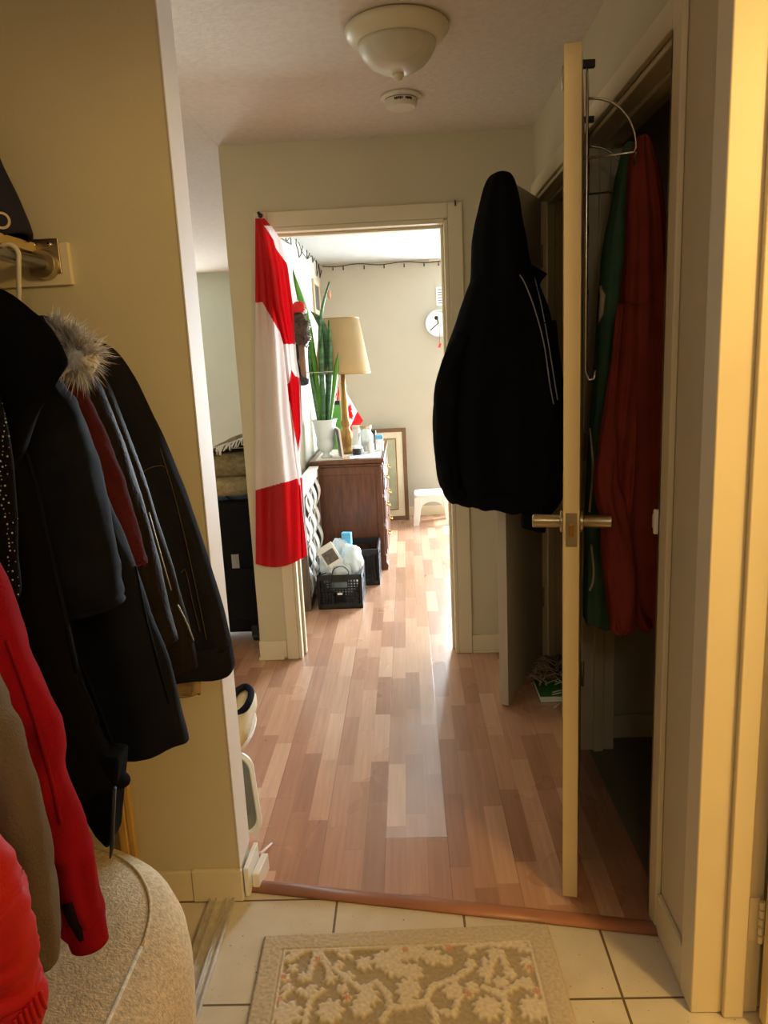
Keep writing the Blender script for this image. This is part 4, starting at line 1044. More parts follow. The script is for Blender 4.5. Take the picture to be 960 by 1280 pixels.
q = MB(); q.box((cx-.025, 5.269, z0+.085), (cx+.027, 5.331, z0+.112)); q.build('carton_top', M['blue'], o, bevel=.002)
jar('glass_tumbler', xp(450, 562, 5.12), 5.12, .024, .06, M['glass'], 'small clear tumbler at the front of the dresser clutter', 'tumbler', None)
# photo frame seen almost edge-on
o = thing('photo_frame', 'pale photo frame standing edge-on between urn and lamp', 'photo frame', (xp(428, 575, 4.96), 4.98, z0))
a = at_y(429.5, 576, 4.95); b = at_y(424, 537, 5.0)
q = MB(); uu_ = np.array([-.25, .97, 0]); ww = np.array([.97, .25, 0]); hh_ = np.array([-.09, 0, 1])
oo = np.array([a[0], a[1], z0])
q.obox(oo, uu_, ww, hh_, 0, .012, -.006, .006, 0, .20); q.obox(oo, uu_, ww, hh_, .138, .15, -.006, .006, 0, .20); q.obox(oo, uu_, ww, hh_, 0.012, .138, -.006, .006, 0, .012); q.obox(oo, uu_, ww, hh_, .012, .138, -.006, .006, .188, .20)
q.build('frame', mat('pink_cream', (226, 206, 194), .5), o, bevel=.001)
q = MB(); q.obox(oo, uu_, ww, hh_, .012, .138, -.003, .001, .012, .188); q.build('photo', mat('dark_photo', (70, 74, 70), .5, var=.5, vs=30), o)
# green packet
o = slab('snack_packet', xp(411, 520, 5.5), xp(426, 520, 5.5), 5.50, 5.53, z0, at_y(420, 505, 5.5)[2], mat('green_foil', (92, 168, 70), .4, var=.2), 'green packet standing behind the plant and lamp', 'packet')
q = MB(); q.box((xp(412, 502, 5.48), 5.495, at_y(420, 506, 5.5)[2]), (xp(424, 502, 5.48), 5.535, at_y(420, 501, 5.5)[2])); q.build('packet_lid', M['blackp'], o)
# small flags
LEAFP = [(0,1),(.17,.66),(.38,.78),(.28,.28),(.52,.52),(.6,.36),(.95,.4),(.82,.14),(1,.0),(.5,-.38),(.58,-.6),(.05,-.52),(.05,-1),(-.05,-1),(-.05,-.52),(-.58,-.6),(-.5,-.38),(-1,0),(-.82,.14),(-.95,.4),(-.6,.36),(-.52,.52),(-.28,.28),(-.38,.78),(-.17,.66)]
def small_flag(base, tip, corners, Y, label, dark=False):
    o = thing('hand_flag', label, 'flag', base, 'small hand flags on the dresser')
    q = MB(); q.tube([base, tip], .003, 8); q.build('stick', M['wood_lt'], o, smooth=True)
    a, b, c, d = [np.array(at_y(x, y, Y)) for x, y in corners]     # hoist top, fly top, fly bottom, hoist bottom
    def fn(s, t): p = (a*(1-s)+b*s)*(1-t)+(d*(1-s)+c*s)*t; return p+np.array([0, .008*math.sin(s*7+t*3), 0])
    q = MB(); q.grid(fn, 60, 44, lambda s, t: 0 if s < .25 or s > .75 or inpoly((s-.5)*4.6, (.5-t)*2.6, LEAFP) else 1)
    q.build('cloth', [M['flagr'], M['flagw']], o, smooth=True)
small_flag((xp(437, 570, 5.55), 5.55, z0), tuple(at_y(426, 480, 5.55)), [(425, 478), (454, 526), (438, 548), (430, 505)], 5.56, 'small maple leaf flag drooping right of the lamp stem')
small_flag((xp(428, 570, 5.62), 5.62, z0), tuple(at_y(424, 482, 5.62)), [(425, 482), (415, 492), (413, 506), (423, 500)], 5.62, 'small maple leaf flag mostly hidden left of the lamp stem')

# woven-front panel leaning on the left wall
g = thing('folding_screen', 'grey framed panel with woven white slats leaning by the dresser', 'screen', (-.64, 4.4, 0))
M['greyw'] = mat('grey_brown_wood', (104, 90, 80), .55, var=.3, vs=12, stretch=(8, 8, 1)); M['slat'] = mat('white_slat', (224, 222, 218), .5, var=.04)
PY0, PY1 = 4.10, 4.86; zt0 = .72
q = MB(); q.box((-.651, PY0, 0), (-.597, PY0+.05, zt0)); q.box((-.651, PY1-.05, 0), (-.597, PY1, zt0)); q.box((-.651, PY0+.05, 0), (-.597, PY1-.05, .05)); q.box((-.651, PY0+.05, .05), (-.635, PY1-.05, zt0-.05)); q.build('frame', M['greyw'], g, bevel=.002)
q = MB(); q.box((-.653, PY0-.002, zt0), (-.593, PY1+.002, zt0+.012)); q.box((-.651, PY0+.05, zt0-.05), (-.597, PY1-.05, zt0)); q.build('top_rail', M['slat'], g, bevel=.002)
for k in range(6):
    y0_ = PY0+.06+k*.108; q = MB()
    def fs_(s, t, y0_=y0_, k=k): 
        z_ = .055+(zt0-.115)*t; return np.array([-.606+.022*math.sin(t*pi*4+(pi if k % 2 else 0)), y0_+.095*s, z_])
    q.grid(fs_, 3, 60); q.build('slat', M['slat'], g, smooth=True, solid=.006)

# black crates
M['crate'] = mat('black_crate', (30, 29, 28), .5, var=.1)
def crate(x0, x1, y0, y1, h, label):
    o = thing('crate', label, 'crate', ((x0+x1)/2, (y0+y1)/2, 0), 'black plastic crates by the dresser')
    q = MB(); tp = .012
    def wall_(P0, P1, inward):
        P0, P1 = np.array(P0), np.array(P1); d = P1-P0; L_ = np.linalg.norm(d); d /= L_; n_ = np.array(inward, float)
        def bx(l0, l1, z0_, z1_, th=.005): q.obox(P0, d, n_, (0,0,1), l0, l1, 0, th, z0_, z1_)
        bx(0, L_, 0, .03); bx(0, L_, h-.03, h, .009); bx(0, .02, .03, h-.03); bx(L_-.02, L_, .03, h-.03)
        hx0, hx1, hz0, hz1 = L_/2-.045, L_/2+.045, h-.075, h-.042
        nb = 15
        for k in range(1, nb):
            l = L_*k/nb
            if hx0-.004 < l < hx1+.004: bx(l-.0035, l+.0035, .03, hz0-.008)
            else: bx(l-.0035, l+.0035, .03, h-.03)
        for k in range(1, 9):
            zz = .03+(h-.06)*k/9
            if zz > hz0-.01: bx(.02, hx0, zz-.003, zz+.003); bx(hx1, L_-.02, zz-.003, zz+.003)
            else: bx(.02, L_-.02, zz-.003, zz+.003)
        bx(hx0-.006, hx1+.006, hz0-.01, hz0); bx(hx0-.006, hx0, hz0, h-.03); bx(hx1, hx1+.006, hz0, h-.03); bx(hx0, hx1, hz1, h-.03)
        bx(L_/2-.03, L_/2+.03, hz0-.09, hz0-.03, .006)
    wall_((x0, y0, 0), (x1, y0, 0), (0, 1, 0)); wall_((x1, y1, 0), (x0, y1, 0), (0, -1, 0)); wall_((x1, y0, 0), (x1, y1, 0), (-1, 0, 0)); wall_((x0, y1, 0), (x0, y0, 0), (1, 0, 0))
    q.box((x0, y0, 0), (x1, y1, .006)); q.build('basket', M['crate'], o)
    q = MB(); q.box(((x0+x1)/2-.014, y0-.002, h*.42), ((x0+x1)/2+.014, y0+.001, h*.42+.012)); q.build('label_tag', M['paper'], o)
    return o
c0 = at_z(401, 762); c1 = at_z(454, 760)
CX0, CX1, CY0 = c0[0]-.012, c1[0], c0[1]; CH = at_y(425, 719, CY0)[2]
crate(CX0, CX1, CY0, CY0+.34, CH, 'black plastic crate in front, filled with white plastic bags')
crate(-.46, -.215, 4.56, 4.88, .235, 'black plastic crate behind, against the dresser foot')
# bag of things in the front crate
M['bag'] = mat('white_film', (226, 236, 240), .35, var=.06, vs=9, transl=.25, bump=.5, bs=30)
g = thing('plastic_bag', 'crumpled white plastic bags filling the front crate', 'bag', ((CX0+CX1)/2, CY0+.17, .02))
def lump(c, r, sc, name, m, par, amp=.5, seed=0):
    q = MB(); n1, n2 = 40, 26; vs = []
    for i in range(n2+1):
        th_ = pi*i/n2
        for j in range(n1):
            a = 2*pi*j/n1; d = Vector((math.sin(th_)*math.cos(a), math.sin(th_)*math.sin(a), math.cos(th_)))
            k_ = 1+amp*(.28*noise.noise(d*1.6+Vector((seed, 0, 0)))+.22*abs(noise.noise(d*4+Vector((0, seed, 0))))+.14*abs(noise.noise(d*9+Vector((seed, seed, 0)))))
            vs.append((c[0]+d.x*r*sc[0]*k_, c[1]+d.y*r*sc[1]*k_, c[2]+d.z*r*sc[2]*k_))
    q.add(vs, [(i*n1+j, (i+1)*n1+j, (i+1)*n1+(j+1) % n1, i*n1+(j+1) % n1) for i in range(n2) for j in range(n1)])
    q.build(name, m, par, smooth=True); return q
xm = (CX0+CX1)/2
lump((xm-.055, CY0+.10, CH+.03), .085, (.75, .9, .85), 'bag_lobe', M['bag'], g, .8, 1)
lump((xm+.065, CY0+.13, CH+.05), .095, (.65, .95, 1.0), 'bag_lobe', M['bag'], g, .8, 2)
lump((xm+.01, CY0+.10, CH+.005), .09, (.9, .95, .75), 'bag_lobe', M['bag'], g, .9, 3)
lump((xm, CY0+.20, CH-.06), .12, (.85, 1.0, .9), 'bag_body', M['bag'], g, .5, 4)
lump((xm-.01, CY0+.2, CH+.09), .075, (.8, .8, .9), 'bag_lobe', M['bag'], g, .9, 6)
g2 = thing('booklet', 'white booklet with grey picture sticking out of the crate bags', 'booklet', (xm-.03, CY0+.05, CH+.02))
q = MB(); o_ = np.array(at_y(408, 712, CY0+.0)); uu_ = np.array([.86, 0, .5]); uu_ /= np.linalg.norm(uu_); vv_ = np.array([-.5, .15, .86]); vv_ /= np.linalg.norm(vv_); nn_ = np.cross(uu_, vv_)
oo = np.array([xm-.06, CY0+.02, CH+.03])
q.obox(oo, uu_, vv_, nn_, 0, .10, 0, .13, -.004, .004); q.build('cover', M['paper'], g2, bevel=.001)
q = MB(); q.obox(oo, uu_, vv_, nn_, .012, .088, .022, .095, .004, .0055); q.obox(oo, uu_, vv_, nn_, .012, .088, .022, .095, -.0055, -.004); q.build('picture', mat('grey_print', (104, 96, 94), .6, var=.4, vs=50), g2)
cc = at_y(433, 669, CY0+.2)
slab('blue_box', cc[0]-.028, cc[0]+.028, CY0+.20, CY0+.24, cc[2]-.06, cc[2]+.012, M['blue'], 'small blue box poking up behind the crate bags', 'box', -.15)
q = MB(); P = [at_y(x, y, CY0-.006) for x, y in ((401, 760), (396, 740), (398, 722), (408, 716))]; q.tube(catmull(P, 16), .003, 8)
P = [at_y(x, y, CY0-.008) for x, y in ((414, 726), (417, 712), (428, 708), (436, 716), (428, 724))]; q.tube(catmull(P, 20), .0028, 8)
tag(q.build('cable', M['blackrub'], smooth=True), 'thin black cable looped over the front crate rim', 'cable')

# leaning picture frames at the back wall
def pframe(xl, xr, zt_, y0, lean, w_, m, label, mats, sub=True):
    o = thing('picture_frame', label, 'picture frame', ((xl+xr)/2, y0, 0), 'framed pictures leaning on the back wall')
    hv = np.array([0, lean, 1.0]); hv /= np.linalg.norm(hv); nv = np.array([0, 1.0, -lean]); nv /= np.linalg.norm(nv); oo = np.array([xl, y0, 0.004]); X = np.array([1.0, 0, 0]); W_ = xr-xl
    q = MB(); q.obox(oo, X, nv, hv, 0, w_, 0, .022, 0, zt_); q.obox(oo, X, nv, hv, W_-w_, W_, 0, .022, 0, zt_); q.obox(oo, X, nv, hv, w_, W_-w_, 0, .022, 0, w_); q.obox(oo, X, nv, hv, w_, W_-w_, 0, .022, zt_-w_, zt_)
    q.build('frame', m, o, bevel=.003)
    q = MB(); q.obox(oo, X, nv, hv, w_, W_-w_, .008, .016, w_, zt_-w_); q.build('mat_board', mats[0], o)
    if sub:
        i = w_+.055; q = MB()
        for a_ in ((i, i+.008, i, zt_-i), (W_-i-.008, W_-i, i, zt_-i)): q.obox(oo, X, nv, hv, a_[0], a_[1], .004, .009, a_[2], a_[3])
        q.obox(oo, X, nv, hv, i, W_-i, .004, .009, i, i+.008); q.obox(oo, X, nv, hv, i, W_-i, .004, .009, zt_-i-.008, zt_-i); q.build('inner_fillet', M['abrass'], o)
        q = MB(); i += .012; q.obox(oo, X, nv, hv, i, W_-i, .005, .0085, i, zt_-i); q.build('picture', mats[1], o)
    return o
M['matb'] = mat('cream_mat_board', (222, 212, 186), .8); M['pict'] = mat('landscape_print', (166, 168, 140), .7, var=.35, vs=5)
pf = at_y(510, 642, 6.5); pt = at_y(508, 537, 6.55)
pframe(-.52, pt[0]-.005, .80, 6.44, .13, .034, mat('brown_gilt', (112, 80, 50), .45, var=.2), 'brown framed picture with wide cream mat leaning on the back wall', (M['matb'], M['pict']))
pframe(-.50, at_y(482, 600, 6.3)[0]+.0, .56, 6.32, .13, .014, M['creamp'], 'small white framed picture leaning in front of the brown one', (mat('grey_mat', (198, 190, 178), .8), M['pict']), False)
# cables on the floor
q = MB()
for k in range(5):
    P = [at_z(492+k*6+8*math.sin(i*1.7+k), 641+2.5*math.cos(i*2.1+k*1.3))+[0,0,.005] for i in range(6)]
    q.tube(catmull(P, 30), .004, 6)
tag(q.build('extension_cord', M['whitep'], smooth=True), 'tangle of white cord on the floor below the leaning pictures', 'cord')
# white plastic stool
g = thing('step_stool', 'white plastic step stool by the bedroom back wall', 'stool', (.18, 6.3, 0))
sx0, sx1, sy0, sy1, sh_ = .03, .33, 6.20, 6.46, .265
q = MB(); R = []
for ins, z in ((.012, sh_-.03), (0, sh_-.022), (0, sh_-.006), (.008, sh_), (.03, sh_), (.034, sh_-.004), (.08, sh_-.004)): R.append(srect(sx0+ins, sx1-ins, sy0+ins, sy1-ins, .035, z, 8))
q.rings(R); q.build('seat', M['whitep'], g, smooth=False, bevel=.002)
ap = MB()
def apron(xa, xb, ya, yb):
    d = np.array([xb-xa, yb-ya, 0.0]); L_ = np.linalg.norm(d); d /= L_; n_ = np.array([-d[1], d[0], 0])
    poly = [(0, sh_-.025), (L_, sh_-.025)] + [(L_/2+(L_/2-.055)*math.cos(a), sh_-.125+.06*math.sin(a)) for a in np.linspace(0, pi, 12)]
    poly = [(0, sh_-.025), (0, sh_-.12), (.055, sh_-.12)] + [(L_/2-(L_/2-.055)*math.cos(a), sh_-.12+.055*math.sin(a)) for a in np.linspace(0, pi, 12)][1:-1] + [(L_-.055, sh_-.12), (L_, sh_-.12), (L_, sh_-.025)]
    ap.prism([np.array([xa, ya, 0])+d*l+np.array([0,0,z]) for l, z in poly], n_*.006)
apron(sx0+.005, sx1-.005, sy0+.005, sy0+.005); apron(sx1-.005, sx1-.005, sy0+.005, sy1-.005); apron(sx1-.005, sx0+.005, sy1-.005, sy1-.005); apron(sx0+.005, sx0+.005, sy1-.005, sy0+.005)
ap.build('apron', M['whitep'], g)
for x, y, ax, ay in ((sx0, sy0, -1, -1), (sx1, sy0, 1, -1), (sx0, sy1, -1, 1), (sx1, sy1, 1, 1)):
    q = MB(); R = []
    for z, o_, w_ in ((sh_-.03, .0, .06), (sh_-.12, .002, .055), (0, .014, .045)):
        x_, y_ = x+ax*o_, y+ay*o_
        R.append([(x_, y_, z), (x_-ax*w_, y_, z), (x_-ax*w_, y_-ay*.01, z), (x_-ax*.01, y_-ay*.01, z), (x_-ax*.01, y_-ay*w_, z), (x_, y_-ay*w_, z)])
    q.rings(R); q.build('leg', M['whitep'], g, bevel=.002)

# clock, calendar, string lights, vent on the bedroom back wall
c = at_y(548, 404, BY-.02)
g = thing('wall_clock', 'round white wall clock with black hands and a dangling red tag', 'clock', (c[0], BY, c[2]))
rC = .115
q = MB(); q.lathe([(rC*.80, -.012), (rC*.86, -.03), (rC*.96, -.032), (rC, -.02), (rC, -.001)], (c[0], BY, c[2]), 48, axis='y', cap=False); q.build('rim', mat('silver_rim', (206, 208, 212), .35, .3), g, smooth=True)
q = MB(); q.lathe([(.0, -.012), (rC*.84, -.012), (rC*.84, -.002)], (c[0], BY, c[2]), 48, axis='y'); q.build('dial', M['paper'], g)
q = MB(); yy = BY-.016
q.tube([(c[0], yy, c[2]), (c[0]-.07, yy, c[2]-.055)], .004, 6); q.tube([(c[0], yy, c[2]), (c[0]-.012, yy, c[2]+.055)], .005, 6); q.ball((c[0]-.016, yy, c[2]+.045), .016, 8, sc=(1, .3, 1.1)); q.build('hands', M['blackp'], g, smooth=True)
q = MB(); q.tube([(c[0]+.005, BY-.035, c[2]), (c[0]+.006, BY-.036, c[2]-.17)], .0016, 6); q.build('string', M['blackp'], g, smooth=True)
q = MB(); q.prism([(c[0]-.012, BY-.04, c[2]-.20), (c[0]+.008, BY-.04, c[2]-.205), (c[0]+.02, BY-.04, c[2]-.17), (c[0]+.004, BY-.04, c[2]-.165)], (0, .008, 0)); q.build('tag', mat('red_tag', (210, 50, 40), .5), g)
c = at_y(554, 370, BY-.01)
g = thing('wall_calendar', 'small white sheet with grey lines pinned above the clock', 'calendar', (c[0], BY, c[2]))
q = MB(); q.box((c[0]-.058, BY-.006, c[2]-.075), (c[0]+.10, BY-.001, c[2]+.075)); q.build('sheet', M['paper'], g)
q = MB()
for k in range(6): q.box((c[0]-.045, BY-.0075, c[2]+.05-k*.022), (c[0]+.09-(k % 3)*.012, BY-.006, c[2]+.058-k*.022))
q.build('lines', mat('grey_ink', (120, 122, 128), .7), g)
g = thing('string_lights', 'dark string of small lights along the top of the back wall', 'string lights', (0, BY, 2.12))
q = MB(); P = []
for i in range(15):
    x = 403+i*12; P.append(at_y(x, 333-(x-403)*.045+1.2*math.sin(i*1.3), BY-.01))
q.tube(catmull(P, 70), .0035, 6); q.build('wire', M['blackrub'], g, smooth=True)
for x in (416, 429, 455, 480, 505, 530, 548):
    p = at_y(x, 333-(x-403)*.045+1, BY-.012); q = MB(); q.tube([p, p+[0,-.004,-.03]], [.004, .0055], 8); q.build('bulb', M['blackp'], g, smooth=True)
g = thing('string_lights', 'dark string zigzagging high along the bedroom left wall', 'string lights', (BLX, 5, 2.08))
zz = [(338, 268), (345, 293), (352, 298), (349, 285), (354, 284), (358, 302), (364, 306), (362, 292), (369, 289), (370, 305), (374, 322), (377, 314), (379, 297), (382, 306), (384, 324), (388, 312), (391, 328), (394, 316), (396, 345), (398, 330), (400, 347), (402, 332)]
P = [at_x(x, y, BLX+.012) for x, y in zz]
q = MB()
for a, b in zip(P[:-1], P[1:]): q.tube([a, (a+b)/2+[.004,0,0], b], .004, 6)
for a, b in zip(P[2:-6:3], P[5:-3:3]): q.tube([a, b], .003, 6)
q.build('wire', M['blackrub'], g, smooth=True)
c = at_y(545, 324, BY-.02)
q = MB(); q.box((c[0]-.06, BY-.015, c[2]-.012), (c[0]+.12, BY, c[2]+.012))
for k in range(3): q.box((c[0]-.05, BY-.019, c[2]-.008+k*.007), (c[0]+.11, BY-.015, c[2]-.004+k*.007))
tag(q.build('wall_vent', M['creamp'], bevel=.001), 'slim cream vent high on the back wall near the doorway', 'vent')
# framed picture on the left wall
g = thing('picture_frame', 'small pale framed picture hanging on the bedroom left wall', 'picture frame', (BLX, 6.3, 1.9))
a = at_x(397, 350, BLX); b = at_x(404, 392, BLX)
ya, yb, z1_, z0_ = 5.98, 6.36, 2.02, 1.76
q = MB(); 
for A, B in (((ya, z0_), (ya+.035, z1_)), ((yb-.035, z0_), (yb, z1_)), ((ya+.035, z0_), (yb-.035, z0_+.035)), ((ya+.035, z1_-.035), (yb-.035, z1_))): q.box((BLX, A[0], A[1]), (BLX+.018, B[0], B[1]))
q.build('frame', mat('champagne_frame', (190, 172, 146), .45), g, bevel=.002)
q = MB(); q.box((BLX, ya+.035, z0_+.035), (BLX+.008, yb-.035, z1_-.035)); q.build('picture', mat('dark_print', (60, 62, 66), .4, var=.3), g)
# hanging doll ornament on the left wall beside the flag
g = thing('hanging_ornament', 'brown furry ornament with red cap and black boot hanging on the left wall', 'ornament', tuple(at_y(378, 490, 4.4)))
OY = 4.45
def op(x, y, Y=OY): return tuple(at_y(x, y, Y))
M['brownf'] = mat('brown_fur', (72, 52, 42), .95, var=.5, vs=60, bump=.8, bs=180)
q = MB(); q.ball(op(376, 412), .055, 24, sc=(.8, .8, 1.6), amp=.5, fr=14); q.ball(op(374, 398), .045, 18, amp=.5); q.build('body', M['brownf'], g, smooth=True)
M['redf'] = mat('red_felt', (190, 26, 26), .9, bump=.4)
q = MB(); q.lathe([(.038, 0), (.034, .03), (.02, .055), (.0, .065)], op(372, 391), 20); q.ball(op(375, 384), .03, 14, amp=.3); q.build('cap', M['redf'], g, smooth=True)
q = MB(); q.ball(op(377, 391), .018, 12, amp=.5); q.ball(op(381, 389), .014, 10, amp=.4); q.build('cap_trim', M['whitep'], g, smooth=True)
M['tinsel'] = mat('grey_tinsel', (128, 124, 118), .35, .6, var=.5, vs=80)
q = MB()
for k in range(14):
    a = k*.9; p = np.array(op(383+2*math.sin(a), 403+k*2.2)); q.tube([p, p+np.array([.016*math.cos(a), -.012, .016*math.sin(a)]), p+np.array([.02, -.02*math.cos(a), .004])], [.006, .005, .003], 6)
q.build('tinsel', M['tinsel'], g, smooth=True)
q = MB(); q.tube([op(376, 428), op(378, 450), op(380, 472)], [.02, .019, .018], 12); q.build('leg', mat('brown_felt', (126, 92, 72), .9, var=.3), g, smooth=True)
q = MB(); q.tube([op(372, 430), op(370, 452), op(373, 470)], [.014, .016, .02], 12); q.tube([op(372, 470), op(379, 476), op(386, 477)], [.02, .026, .016], 14); q.ball(op(379, 478), .024, 12, sc=(1.4, .8, .8)); q.build('boot', M['blackrub'], g, smooth=True)
q = MB(); q.tube([op(372, 382), op(371, 366, OY-.1)], .0014, 6); q.build('cord', M['blackp'], g, smooth=True)

# rubber stop by the jamb
q = MB(); c = at_z(373, 806); q.ball((c[0]-.01, c[1]+.03, .022), .03, 14, sc=(1.0, 1.1, .72), amp=.2)
q.ball((c[0]-.035, c[1]+.04, .024), .03, 14, sc=(1.1, 1, .8), amp=.2)
tag(q.build('slipper', mat('dark_green_rubber', (40, 52, 46), .5), smooth=True), 'dark green slipper toe peeking out by the doorway jamb', 'slipper')

# ------------------------------------------------------------------ living room side
g = thing('suitcase', 'black upright suitcase with a grey tag in the living room', 'suitcase', (-1.02, 3.78, 0))
M['scase'] = fabric('black_ballistic', (26, 26, 29), rough=.7)
SXr = -.785; zc = .745
q = MB(); q.box((-1.25, 3.66, .045), (SXr, 3.92, zc)); q.build('shell', M['scase'], g, bevel=.03)
q = MB(); p = at_y(293, 705, 3.655); q.box((p[0]-.012, 3.652, p[2]-.05), (p[0]+.026, 3.66, p[2]+.05)); q.build('tag', mat('grey_label', (150, 150, 150), .6), g, bevel=.001)
for x in (-1.2, SXr-.045):
    q = MB(); q.lathe([(.0, -.012), (.026, -.012), (.028, 0), (.026, .012), (.0, .012)], (x, 3.675, .03), 20, axis='x'); q.box((x-.016, 3.65, .03), (x+.016, 3.70, .09)); q.build('wheel', M['blackp'], g, bevel=.001)
q = MB(); q.box((-1.23, 3.648, .12), (SXr-.02, 3.66, .40)); q.build('front_pocket', M['scase'], g, bevel=.004)
q = MB(); q.tube([(-1.1, 3.8, zc), (-1.1, 3.8, zc+.02), (-.95, 3.8, zc+.02), (-.95, 3.8, zc)], .008, 8); q.build('handle', M['blackp'], g, smooth=True)
M['wov'] = mat('woven_beige', (164, 148, 112), .95, var=.3, vs=45, bump=.8, bs=120); M['wov2'] = mat('woven_olive', (140, 126, 92), .95, var=.35, vs=38, bump=.8, bs=120)
def blanket(z0_, z1_, m, label, seed, dx=0):
    q = MB(); R = []; hz_ = z1_-z0_
    for k in range(9):
        f_ = k/8; bulge = .03*math.sin(pi*f_); R.append([(x+(.01*noise.noise(Vector((x*8, y*8, seed+f_*3)))), y+.01*noise.noise(Vector((x*9, y*9, seed+5+f_*3))), z0_+hz_*f_+.006*noise.noise(Vector((x*10, y*10, seed+f_)))) for x, y, _ in srect(-1.24-bulge+dx, -.80+bulge+dx, 3.68-bulge, 3.92+bulge, .05, 0, 10)])
    q.rings(R); return tag(q.build('folded_blanket', m, smooth=True), label, 'blanket', 'blankets on the suitcase')
za = at_y(295, 597, 3.66)[2]; zb_ = at_y(295, 567, 3.66)[2]
blanket(zc+.022, za, M['wov'], 'lower beige woven blanket folded on the black suitcase', 2)
blanket(za+.002, zb_, M['wov2'], 'upper olive beige woven blanket on the suitcase stack', 7)
g = thing('throw', 'crumpled olive throw with white fringe on top of the stack', 'throw', (-.95, 3.75, zb_))
q = MB()
def tf(s, t): 
    x = -1.02+.30*s; y = 3.66+.24*t; hgt = .12*max(0, s-.05)**.7*math.sin(pi*min(1, .25+t*.75))
    return np.array([x, y, zb_+.004+hgt+.02*noise.noise(Vector((s*5, t*5, 3)))*s])
q.grid(tf, 30, 24); q.build('cloth', M['wov2'], g, smooth=True, solid=.006)
q = MB()
for k in range(46):
    s_ = k/45; p = tf(s_, 0)+np.array([0, -.006, .006]); a = random.uniform(-1, 1)
    q.tube([p, p+np.array([.018*a-.012, -.012, -.012]), p+np.array([.03*a-.02, -.016, -.028-.02*random.random()])], .0028, 5)
q.build('fringe', M['paper'], g, smooth=True)

# things standing behind the wall end
g = thing('litter_tray', 'grey tray with white rim standing on end behind the tan wall corner', 'tray', (-.52, 2.0, 0))
M['trayg'] = mat('tray_grey', (150, 142, 126), .5)
hv = np.array([-.09, .12, 1.0]); hv /= np.linalg.norm(hv)
X = np.array([1.0, -.05, 0]); X /= np.linalg.norm(X); nv = np.cross(X, hv); nv = nv/np.linalg.norm(nv)   # nv points to the hall
oo = np.array([-.486, 2.03, 0.006]); Ht = .268
def tray_rect(i, d): return [oo+X*p[0]+hv*p[1]+nv*d for p in srect(-.34+i, -i, i, Ht-i, .05, 0, 8)]
q = MB(); q.rings([tray_rect(.022, -.055), tray_rect(.012, -.004), tray_rect(0, -.002), tray_rect(0, .006), tray_rect(.010, .008), tray_rect(.015, .002)], cap0=True, cap1=False); q.build('rim', M['whitep'], g, smooth=False, bevel=.001)
q = MB(); q.rings([tray_rect(.015, .002), tray_rect(.034, -.046)], cap0=False, cap1=True); q.build('tray_floor', M['trayg'], g, smooth=False)
# shoe resting on the upper edge of the tray
zs0 = oo[2]+Ht*hv[2]+.004
g = thing('shoe', 'cream shoe with navy collar resting on the tray behind the corner', 'shoe', (-.555, 2.12, zs0))
M['shoec'] = mat('cream_canvas', (206, 188, 152), .8, bump=.3, bs=300); M['navyc'] = fabric('navy_lining', (26, 28, 40))
ys, xc_ = 2.035, -.566
R = []
for yy, hw, hh_ in ((0, .012, .02), (.012, .034, .04), (.05, .044, .05), (.10, .043, .062), (.15, .038, .078), (.20, .036, .082), (.25, .034, .084), (.265, .02, .06)):
    R.append([(xc_+hw*math.copysign(abs(math.cos(a))**.7, math.cos(a)), ys+yy, zs0+.012+hh_*(.5+.5*math.copysign(abs(math.sin(a))**.7, math.sin(a)))) for a in np.linspace(0, 2*pi, 24, endpoint=False)])
q = MB(); q.rings(R); q.build('upper', M['shoec'], g, smooth=True)
q = MB(); q.rings([[(xc_+w_*1.06*math.cos(a), ys+.13+(.142)*math.sin(a), z_) for a in np.linspace(0, 2*pi, 32, endpoint=False)] for w_, z_ in ((.040, zs0), (.042, zs0+.006), (.042, zs0+.016))]); q.build('sole', M['whitep'], g, smooth=False, bevel=.001)
q = MB(); q.tube(catmull([(xc_-.02, ys+.13, zs0+.078), (xc_, ys+.115, zs0+.074), (xc_+.026, ys+.14, zs0+.088), (xc_+.027, ys+.21, zs0+.10), (xc_, ys+.25, zs0+.104), (xc_-.026, ys+.21, zs0+.10), (xc_-.024, ys+.14, zs0+.086)], 24), .011, 10); q.build('collar', M['navyc'], g, smooth=True)

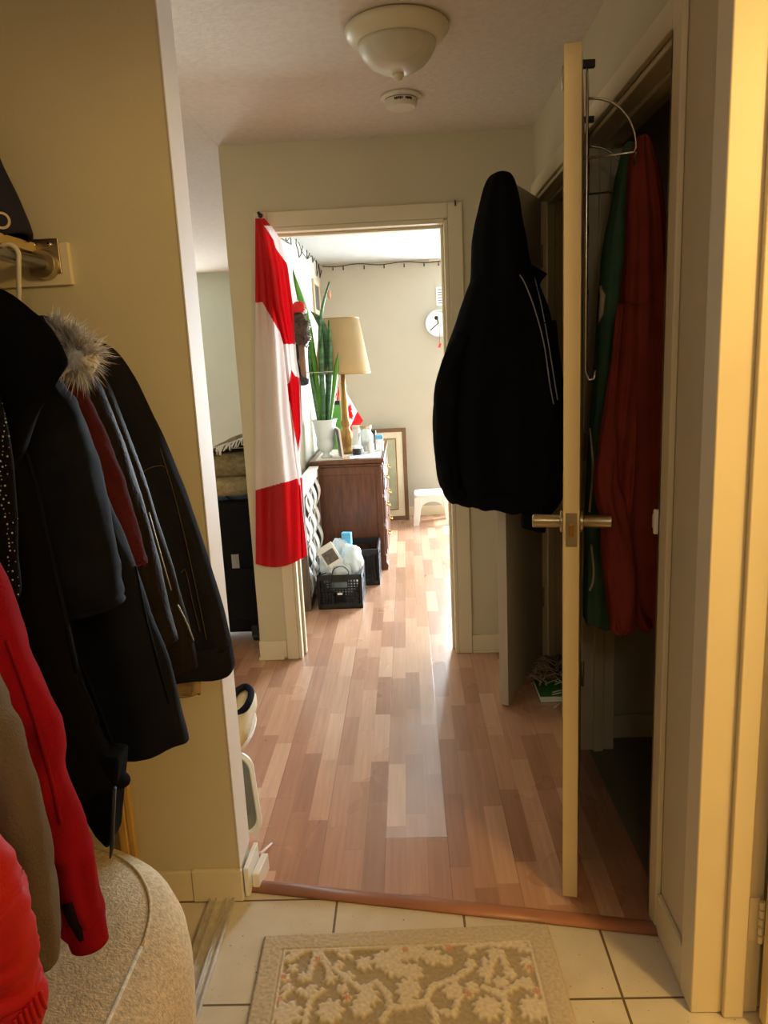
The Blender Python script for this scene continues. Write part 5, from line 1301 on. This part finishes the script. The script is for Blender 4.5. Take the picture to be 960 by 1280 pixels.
# ------------------------------------------------------------------ second closet floor
q = MB(); random.seed(5)
for k in range(120):
    x, y = random.uniform(.48, .85), random.uniform(2.80, 3.25)
    if x < .56: y = random.uniform(2.98, 3.2)
    a = random.uniform(0, 2*pi); L_ = random.uniform(.05, .12); z = random.uniform(.004, .05)
    d = np.array([math.cos(a), math.sin(a), 0]); p = np.array([x, y, z])
    q.tube([p-d*L_/2, p+[0,0,random.uniform(-.002, .022)], p+d*L_/2*np.array([1,1,1])+[0,0,random.uniform(-.003, .012)]], .004, 5, flat=.3)
M['shred'] = mat('shredded_paper', (214, 206, 190), .85)
o = tag(q.build('shredded_paper', M['shred'], smooth=True), 'tangle of pale paper strips on the second closet floor', 'paper strips'); o['kind'] = 'stuff'
bx = at_z(690, 878); M['greenb'] = mat('green_cover', (64, 128, 58), .5, var=.15)
o = thing('book', 'green book lying by the near post of the second closet', 'book', (bx[0], bx[1]+.06, 0))
q = MB(); q.box((bx[0]-.045, bx[1], .002), (bx[0]+.105, bx[1]+.16, .026)); q.build('pages', M['paper'], o)
q = MB(); q.box((bx[0]-.048, bx[1]-.003, .026), (bx[0]+.108, bx[1]+.163, .03)); q.box((bx[0]-.048, bx[1]-.003, 0), (bx[0]+.108, bx[1]+.163, .002)); q.build('cover', M['greenb'], o, bevel=.001)

# ------------------------------------------------------------------ light
def area(name, loc, target, sx_, sy_, power, col):
    l = bpy.data.lights.new(name, 'AREA'); l.shape = 'RECTANGLE'; l.size = sx_; l.size_y = sy_; l.energy = power; l.color = col
    o = bpy.data.objects.new(name, l); COL.objects.link(o); o.location = loc
    o.rotation_euler = (Vector(target)-Vector(loc)).to_track_quat('-Z', 'Y').to_euler(); return o
def point(name, loc, power, col, r=.08):
    l = bpy.data.lights.new(name, 'POINT'); l.energy = power; l.color = col; l.shadow_soft_size = r
    o = bpy.data.objects.new(name, l); COL.objects.link(o); o.location = loc; return o
area('daylight_bedroom', (1.36, BY+.14, 1.175), (1.36, 0, 1.175), 1.66, 1.75, 440, (.80, .92, 1.0))
area('daylight_living', (-3.1, 8.06, 1.4), (-3.1, 0, 1.3), 1.3, 1.3, 150, (.86, .96, 1.0))
point('side_room_lamp', (1.25, .2, 2.0), 62, (1.0, .67, .23), .1)
point('entry_fill', (.1, -.55, 2.0), 7.5, (1.0, .90, .74), .12)  # unseen fill added behind the camera to brighten rug, tile and ottoman
w = bpy.data.worlds.new('world'); C.world = w; w.use_nodes = True
bg = w.node_tree.nodes['Background']; bg.inputs[0].default_value = (.75, .87, 1, 1); bg.inputs[1].default_value = 1.0

C.view_settings.view_transform = 'Standard'; C.view_settings.look = 'None'; C.view_settings.gamma = 1; C.view_settings.exposure = 0; C.view_settings.use_curve_mapping = False
C.cycles.use_denoising = True
C.cycles.max_bounces = 10; C.cycles.diffuse_bounces = 6
